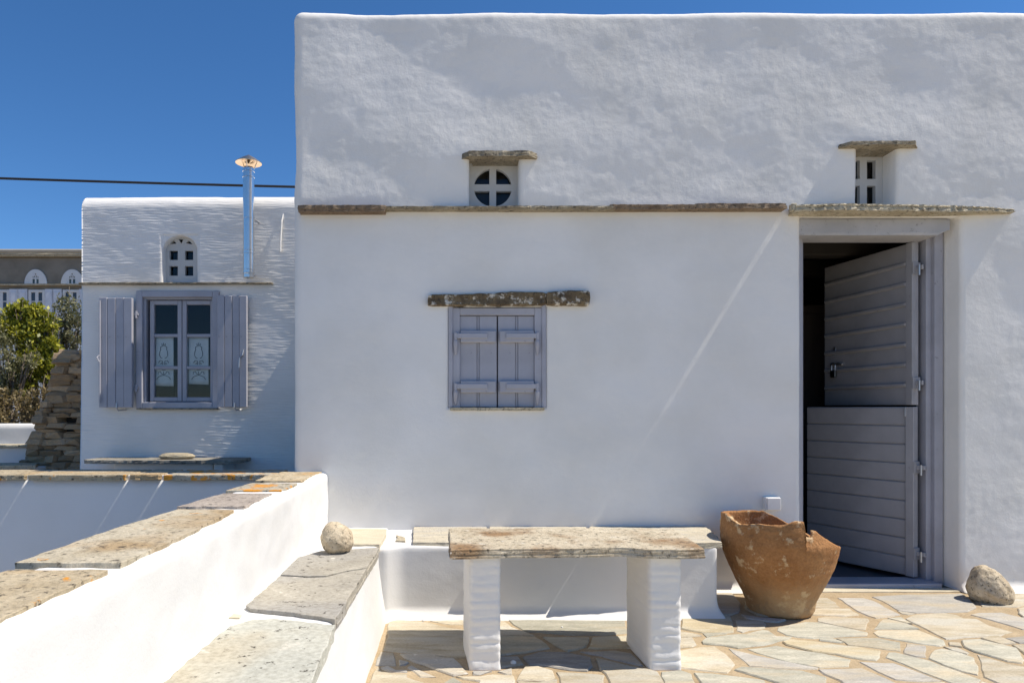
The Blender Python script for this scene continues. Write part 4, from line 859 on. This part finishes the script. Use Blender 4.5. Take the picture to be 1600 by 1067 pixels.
# slate bench by its wall
bb = thing('slate_bench', 'low slate bench on white blocks under the lavender shuttered window', 'bench', (-2.2, 5.3, 0.2))
zb_ = 0.648
def bp(u, v): return tuple(atz(u, v, zb_)[:2])
slab('seat_slab', ccw([(lx(128, -.29), YL - 0.27), (lx(135, -.33), YL - 0.33), (lx(250, -.34), YL - 0.345), (lx(360, -.34), YL - 0.34), (lx(376, -.3), YL - 0.29), (lx(394), YL - 0.03), (lx(393), YL - 0.012), (lx(200), YL - 0.012), (lx(160), YL - 0.03)]), zb_ - 0.028, zb_, BENCHD, bb, step=0.03, amp=0.004, layers=2, lamp=0.004, seed=77)
box('support_block', lx(180, -.2), lx(334, -.2), YL - 0.22, YL - 0.01, 0.2, zb_ - 0.028, WHITE, bb, 0.01); box('support_block', lx(336, -.25), lx(351, -.25), YL - 0.28, YL - 0.01, 0.2, zb_ - 0.028, WHITE, bb, 0.01)
c = P(276.5, 716, YL - 0.2); rock('flat_cobble', (c.x, c.y, zb_ - 0.002), 0.137, 0.07, 0.028, COBBLE, 2, 'flat oval tan cobble lying on the slate bench', 'stone', lambda p: Vector((math.copysign(abs(p.x) ** 0.75, p.x), p.y, p.z)), 0.15)

# ------------------------------------------------------------------ dry stone wall, garden wall, shrubs, far house
ds = thing('dry_stone_wall', 'rough brown dry stone wall with battered end beside the brushed house', 'wall', (-3.6, 6.6, 0.2))
YD = 6.5
dpx = lambda u: (u - U0) / F * YD
dz = lambda v: H - (v - V0) / F * YD
zt, zb0 = dz(548), 0.2
def dleft(z): t = (z - dz(735)) / (zt - dz(735)); return dpx(31) + (dpx(94) - dpx(31)) * (max(0, t) ** 0.9)
box('wall_core', dpx(92), -3.12, YD + 0.10, YD + 0.7, 0.2, zt - 0.02, DARKROOM, ds, 0)
kp = mk('core_batter', [(dpx(40), YD + .1, .2), (dpx(92), YD + .1, .2), (dpx(92), YD + .1, zt - .1), (dpx(40), YD + .6, .2), (dpx(92), YD + .6, .2), (dpx(92), YD + .6, zt - .1)], [(0, 1, 2), (3, 5, 4), (0, 2, 5, 3), (1, 4, 5, 2), (0, 3, 4, 1)], DARKROOM, ds)
sv = []
for s in range(8):
    r = random.Random(s); bm = bmesh.new(); V, Fc = bevbox(-0.5, 0.5, -0.5, 0.5, -0.5, 0.5, 0.13); vs = [bm.verts.new(Vector(p) + Vector((r.uniform(-.08, .08), r.uniform(-.08, .08), r.uniform(-.1, .1)))) for p in V]
    for q in Fc: bm.faces.new([vs[i] for i in q])
    me = bpy.data.meshes.new('stone'); bmesh.ops.recalc_face_normals(bm, faces=bm.faces); bm.to_mesh(me); bm.free(); me.materials.append(DRYST); sv.append(me)
r = random.Random(12); z = 0.38
def dstone(cx, cy, cz, lx_, ly_, lz_, rot):
    o = bpy.data.objects.new('stone', r.choice(sv)); COL.objects.link(o); o.parent = ds; o.location = Vector((cx, cy, cz)) - WL[ds.name]; o.scale = (lx_, ly_, lz_); o.rotation_euler = (r.uniform(-.06, .06), rot, r.uniform(-.1, .1))
while z < zt - 0.02:
    h = r.uniform(0.032, 0.07); x = dleft(z) + r.uniform(-0.02, 0.02)
    while x < -3.15:
        L = r.uniform(0.08, 0.26)
        hole = 0.72 < z + h / 2 < 1.0 and dpx(97) < x + L / 2 < dpx(115)
        if not hole: dstone(x + L / 2, YD + 0.1 + r.uniform(-0.03, 0.03), z + h / 2, L * 1.1, 0.3, h * 1.22, r.uniform(-.05, .05))
        x += L
    for dy in (0.28, 0.5): dstone(dleft(z) + 0.1, YD + 0.1 + dy, z + h / 2, 0.26, 0.26, h * 1.1, r.uniform(-.05, .05))
    z += h
gw = thing('garden_wall', 'stepped white garden wall with a slate shelf below the shrubs', 'wall', (-5.2, 7.1, 0.2))
YGd = 6.9
gx = lambda u, Y: (u - U0) / F * Y
rbox('wall_body', -7.5, gx(80, 7.15), 7.15, 7.5, 0.2, H - 23 / F * 7.15, 0.012, 0.05, WHITE_S, gw, sdisp(0.01, 0.003), 'RFT', 'FRT'); box('wall_step', -7.5, gx(80, YGd), YGd, 7.149, 0.2, H - 58.5 / F * YGd, WHITE_S, gw, 0.01)
slab('shelf_slate', [(-7.5, YGd - 0.04), (gx(40, YGd), YGd - 0.05), (gx(72, YGd), YGd - 0.02), (gx(74, YGd), YGd + 0.2), (-7.5, YGd + 0.2)], H - 58.5 / F * YGd, H - 58.5 / F * YGd + 0.025, SLATE_Y, gw, step=0.05, amp=0.006, layers=2, seed=81)
slab('shelf_slate', [(-7.5, 6.1), (gx(60, 6.2), 6.15), (gx(60, 6.45), 6.45), (-7.5, 6.45)], 0.5, 0.53, COPING, gw, step=0.05, amp=0.006, layers=2, seed=82)
box('wall_foot', -7.5, gx(58, 6.3), 6.2, 6.47, 0.2, 0.5, WHITE_S, gw, 0.01)

def shrub(name, label, c, lobes, nleaf, lsz, mat, seed, narrow=1.0):
    r = random.Random(seed); t = thing(name, label, 'shrub' if name != 'olive_tree' else 'tree', c)
    base = Vector(c); parts = []
    for (ox, oy, oz, rx, ry, rz) in lobes:
        tip = base + Vector((ox, oy, oz)); mid = base * 0.5 + tip * 0.5 + Vector((r.uniform(-.08, .08), r.uniform(-.08, .08), 0)); parts.append(tube_vf([base + Vector((r.uniform(-.05, .05), r.uniform(-.05, .05), 0)), mid, tip], [0.035, 0.022, 0.01], 6))
        for k in range(9):
            e = tip + Vector((r.gauss(0, .5) * rx, r.gauss(0, .5) * ry, r.gauss(0, .5) * rz)); parts.append(tube_vf([mid.lerp(tip, r.random()), mid.lerp(e, 0.6) + Vector((0, 0, 0.03)), e], [0.011, 0.007, 0.003], 4))
    mk('branches', *merge(*parts), BARK, t, smooth=True)
    V, Fc = [], []
    tot = sum(l[3] * l[5] for l in lobes)
    for (ox, oy, oz, rx, ry, rz) in lobes:
        n = int(nleaf * rx * rz / tot); ncl = max(6, n // 26); cl = []
        for k in range(ncl):
            d = Vector((r.gauss(0, 1), r.gauss(0, 1), r.gauss(0, 1))).normalized() * (0.45 + 0.55 * r.random() ** 0.5); cl.append(Vector((d.x * rx, d.y * ry, d.z * rz)))
        for k in range(n):
            q = r.choice(cl); s_ = min(rx, rz) * 0.2; p = base + Vector((ox, oy, oz)) + q + Vector((r.gauss(0, s_), r.gauss(0, s_), r.gauss(0, s_)))
            a = Vector((r.gauss(0, 1), r.gauss(0, 1), r.gauss(0, 1) + 0.4)).normalized(); b_ = a.cross(Vector((r.gauss(0, 1), r.gauss(0, 1), r.gauss(0, 1)))).normalized()
            L = lsz * r.uniform(0.45, 1.4); w_ = L * 0.28 * narrow; i = len(V)
            V += [p, p + a * L * 0.5 + b_ * w_, p + a * L, p + a * L * 0.5 - b_ * w_]; Fc.append((i, i + 1, i + 2, i + 3))
    me = bpy.data.meshes.new('foliage'); me.from_pydata([v - base for v in V], [], Fc); link('foliage', me, base, mat, t)
    return t
YB2 = 8.6
def sp(u, v, Y=YB2): return P(u, v, Y)
def lob(c, u, v, ru, rv, Y=YB2, dy=0, ry=None):
    q = sp(u, v, Y); k = Y / F; return (q.x - c[0], dy, q.z - c[2], ru * k, (ry or ru * k), rv * k)
c = (sp(45, 640).x, YB2, 0.2); shrub('green_shrub', 'bright yellow-green leafy shrub above the white garden wall', c, [lob(c, 50, 520, 26, 24), lob(c, 18, 496, 18, 18, dy=.1), lob(c, 80, 548, 14, 22), lob(c, 52, 490, 18, 12), lob(c, 30, 478, 12, 9), lob(c, 74, 505, 13, 16), lob(c, 8, 520, 18, 22, dy=-.1), lob(c, 88, 580, 9, 22, dy=-.1), lob(c, 60, 570, 22, 24, dy=-.1), lob(c, 40, 600, 24, 22, dy=-.15), lob(c, 92, 610, 7, 20)], 9500, 0.057, LEAF_G, 1)
c = (sp(0, 640, 8.2).x, 8.2, 0.2); shrub('grey_green_shrub', 'grey-green feathery shrub in front of the bright shrub', c, [lob(c, -5, 545, 22, 26, 8.2), lob(c, 22, 580, 18, 22, 8.2), lob(c, -30, 520, 30, 40, 8.2), lob(c, 45, 560, 12, 18, 8.2), lob(c, 0, 600, 22, 22, 8.2)], 5200, 0.045, LEAF_O, 2, 0.6)
c = (sp(110, 640, 9.3).x, 9.3, 0.2); shrub('olive_tree', 'small olive tree between the stone wall and the far grey house', c, [lob(c, 105, 490, 20, 26, 9.3), lob(c, 118, 520, 18, 30, 9.3), lob(c, 95, 515, 14, 22, 9.3)], 2400, 0.055, LEAF_O, 3, 0.6)
c = (sp(30, 665, 7.9).x, 7.9, 0.2); shrub('dry_undergrowth', 'tangled brown undergrowth below the shrubs behind the white wall', c, [lob(c, 20, 640, 40, 30, 7.9), lob(c, 70, 635, 24, 34, 7.9), lob(c, -20, 640, 30, 30, 7.9)], 3600, 0.045, LEAF_D, 4)

fh = thing('grey_house', 'grey rendered house with arched white fanlights beyond the shrubs', 'house', (-18, 25, ZG))
YH = 25.0
hx = lambda u, d=0: (u - U0) / F * (YH + d)
hz = lambda v, d=0: H - (v - V0) / F * (YH + d)
box('wall', -40, hx(175), YH, YH + 7, hz(492), hz(402), GREYPLAST, fh, 0.03); box('lower_wall', -40.02, hx(175) + .02, YH - 0.05, YH + 7.02, ZG, hz(492) - 0.003, FARWHITE, fh, 0.03)
box('roof_parapet', -40, hx(175), YH - 0.03, YH + 7, hz(402) + 0.14, hz(389), plaster('pale parapet render', (0.34, 0.31, 0.265), 0.4, 0.3), fh, 0.05)
slab('cornice', rect(-40.05, hx(176), YH - 0.14, YH + 7), hz(402) + 0.003, hz(402) + 0.12, SLATE_Y, fh, step=0.4, amp=0.02, layers=2, lamp=0.02, seed=91)
slab('string_course', rect(-40.05, hx(176), YH - 0.14, YH + 0.1), hz(447), hz(444.6), SLATE_Y, fh, step=0.3, amp=0.02, layers=2, lamp=0.02, seed=92)
box('roof_block', hx(117), hx(135), YH + 1, YH + 2.4, hz(389, 1), hz(384, 1), FARWHITE, fh, 0.03)
for k, uc in enumerate((57, 114, 0, 171)):
    if k == 2: uc = 0.5
    rw = 17.5 / F * YH; xcn = hx(uc); zb1 = hz(444.4)
    arch = [(xcn - rw, zb1), (xcn + rw, zb1)] + [(xcn + rw * (1 + 0.02 * nz(a, k, 1)) * math.cos(math.radians(a)), zb1 + rw * 1.32 * math.sin(math.radians(a))) for a in range(4, 180, 8)]
    if k in (0, 1):
        s_ = YH / F; hl = []
        for (a, b_, c_, d_) in ((-5, -1, 1, 8), (1, 5, 1, 8), (-2.2, -0.6, 10, 13), (0.6, 2.2, 10, 13), (-4.6, -3, 9.6, 12), (3, 4.6, 9.6, 12), (-1, 1, 14.5, 16.5)): hl.append([(xcn + a * s_, zb1 + c_ * s_), (xcn + b_ * s_, zb1 + c_ * s_), (xcn + b_ * s_, zb1 + d_ * s_), (xcn + a * s_, zb1 + d_ * s_)])
        f_ = plate('fanlight', arch, hl, YH - 0.06, YH - 0.02, FARWHITE, fh)
        box('fanlight_glass', xcn - 6 * s_, xcn + 6 * s_, YH - 0.019, YH - 0.004, zb1 + 0.01, zb1 + 17 * s_, flat('teal glass', (0.08, 0.12, 0.12), 0.2), f_, 0)
for uc in (58.5, 112, 3):
    s_ = YH / F; a, b_ = hx(uc) - 13 * s_, hx(uc) + 13 * s_; zz0, zz1 = hz(490), hz(453)
    wn = mk('window', *merge(frame_vf(a, b_, zz0, zz1, 0.1, YH - 0.06, YH + 0.0, 0.01), bevbox(a + .5 * (b_ - a) - .06, a + .5 * (b_ - a) + .06, YH - 0.05, YH, zz0 + .1, zz1 - .1, 0.01), bevbox(a + .1, b_ - .1, YH - 0.045, YH, hz(472), hz(470.5), 0.005)), FARWHITE, fh)
    box('pane', a + 0.1, b_ - 0.1, YH - 0.02, YH - 0.005, zz0 + 0.1, zz1 - 0.1, flat('far glass', (0.05, 0.06, 0.08), 0.15), wn, 0)
    for (p, q) in ((a - 15 * s_, a - 1 * s_), (b_ + 0.5 * s_, b_ + 14 * s_)): mk('shutter', *merge(bevbox(p, q, YH - 0.09, YH - 0.03, zz0 - 0.1, zz1 + 0.02, 0.01), bevbox(p + .06, q - .06, YH - 0.11, YH - 0.085, zz0, zz1 - .08, 0.01)), paint('pale far shutter', (0.72, 0.73, 0.77), 0.5), fh)
# overhead cable on two poles
def pole(x, y, zt_, label):
    p_ = thing('utility_pole', label, 'pole', (x, y, ZG)); mk('shaft', *tube_vf([(x, y, ZG), (x, y, 1.5), (x, y, zt_)], [0.11, 0.1, 0.08], 10), OLDWOOD, p_); mk('insulator', *lathe_vf((x, y, zt_ - 0.12), [(0.1, 0), (0.12, 0.03), (0.12, 0.06), (0.001, 0.08)], 10), PLASTIC, p_); return p_
YCB = 9.4
pa = P(-700, 251, YCB); pb = P(600, 295.5, YCB)
pole(pa.x, YCB + 0.12, pa.z + 0.15, 'wooden cable pole beyond the shrubs'); pole(pb.x, YCB + 0.12, pb.z + 0.15, 'wooden cable pole behind the plastered house')
pth = []
for i in range(41):
    t = i / 40; q = pa.lerp(pb, t); target = 0; pth.append((q.x, q.y, q.z - 0.10 * 4 * t * (1 - t) * 0.35))
cb = tag(mk('overhead_cable', *tube_vf(pth, 0.017, 6), BLACK, None, smooth=True), 'thin black overhead cable crossing the blue sky', 'cable')
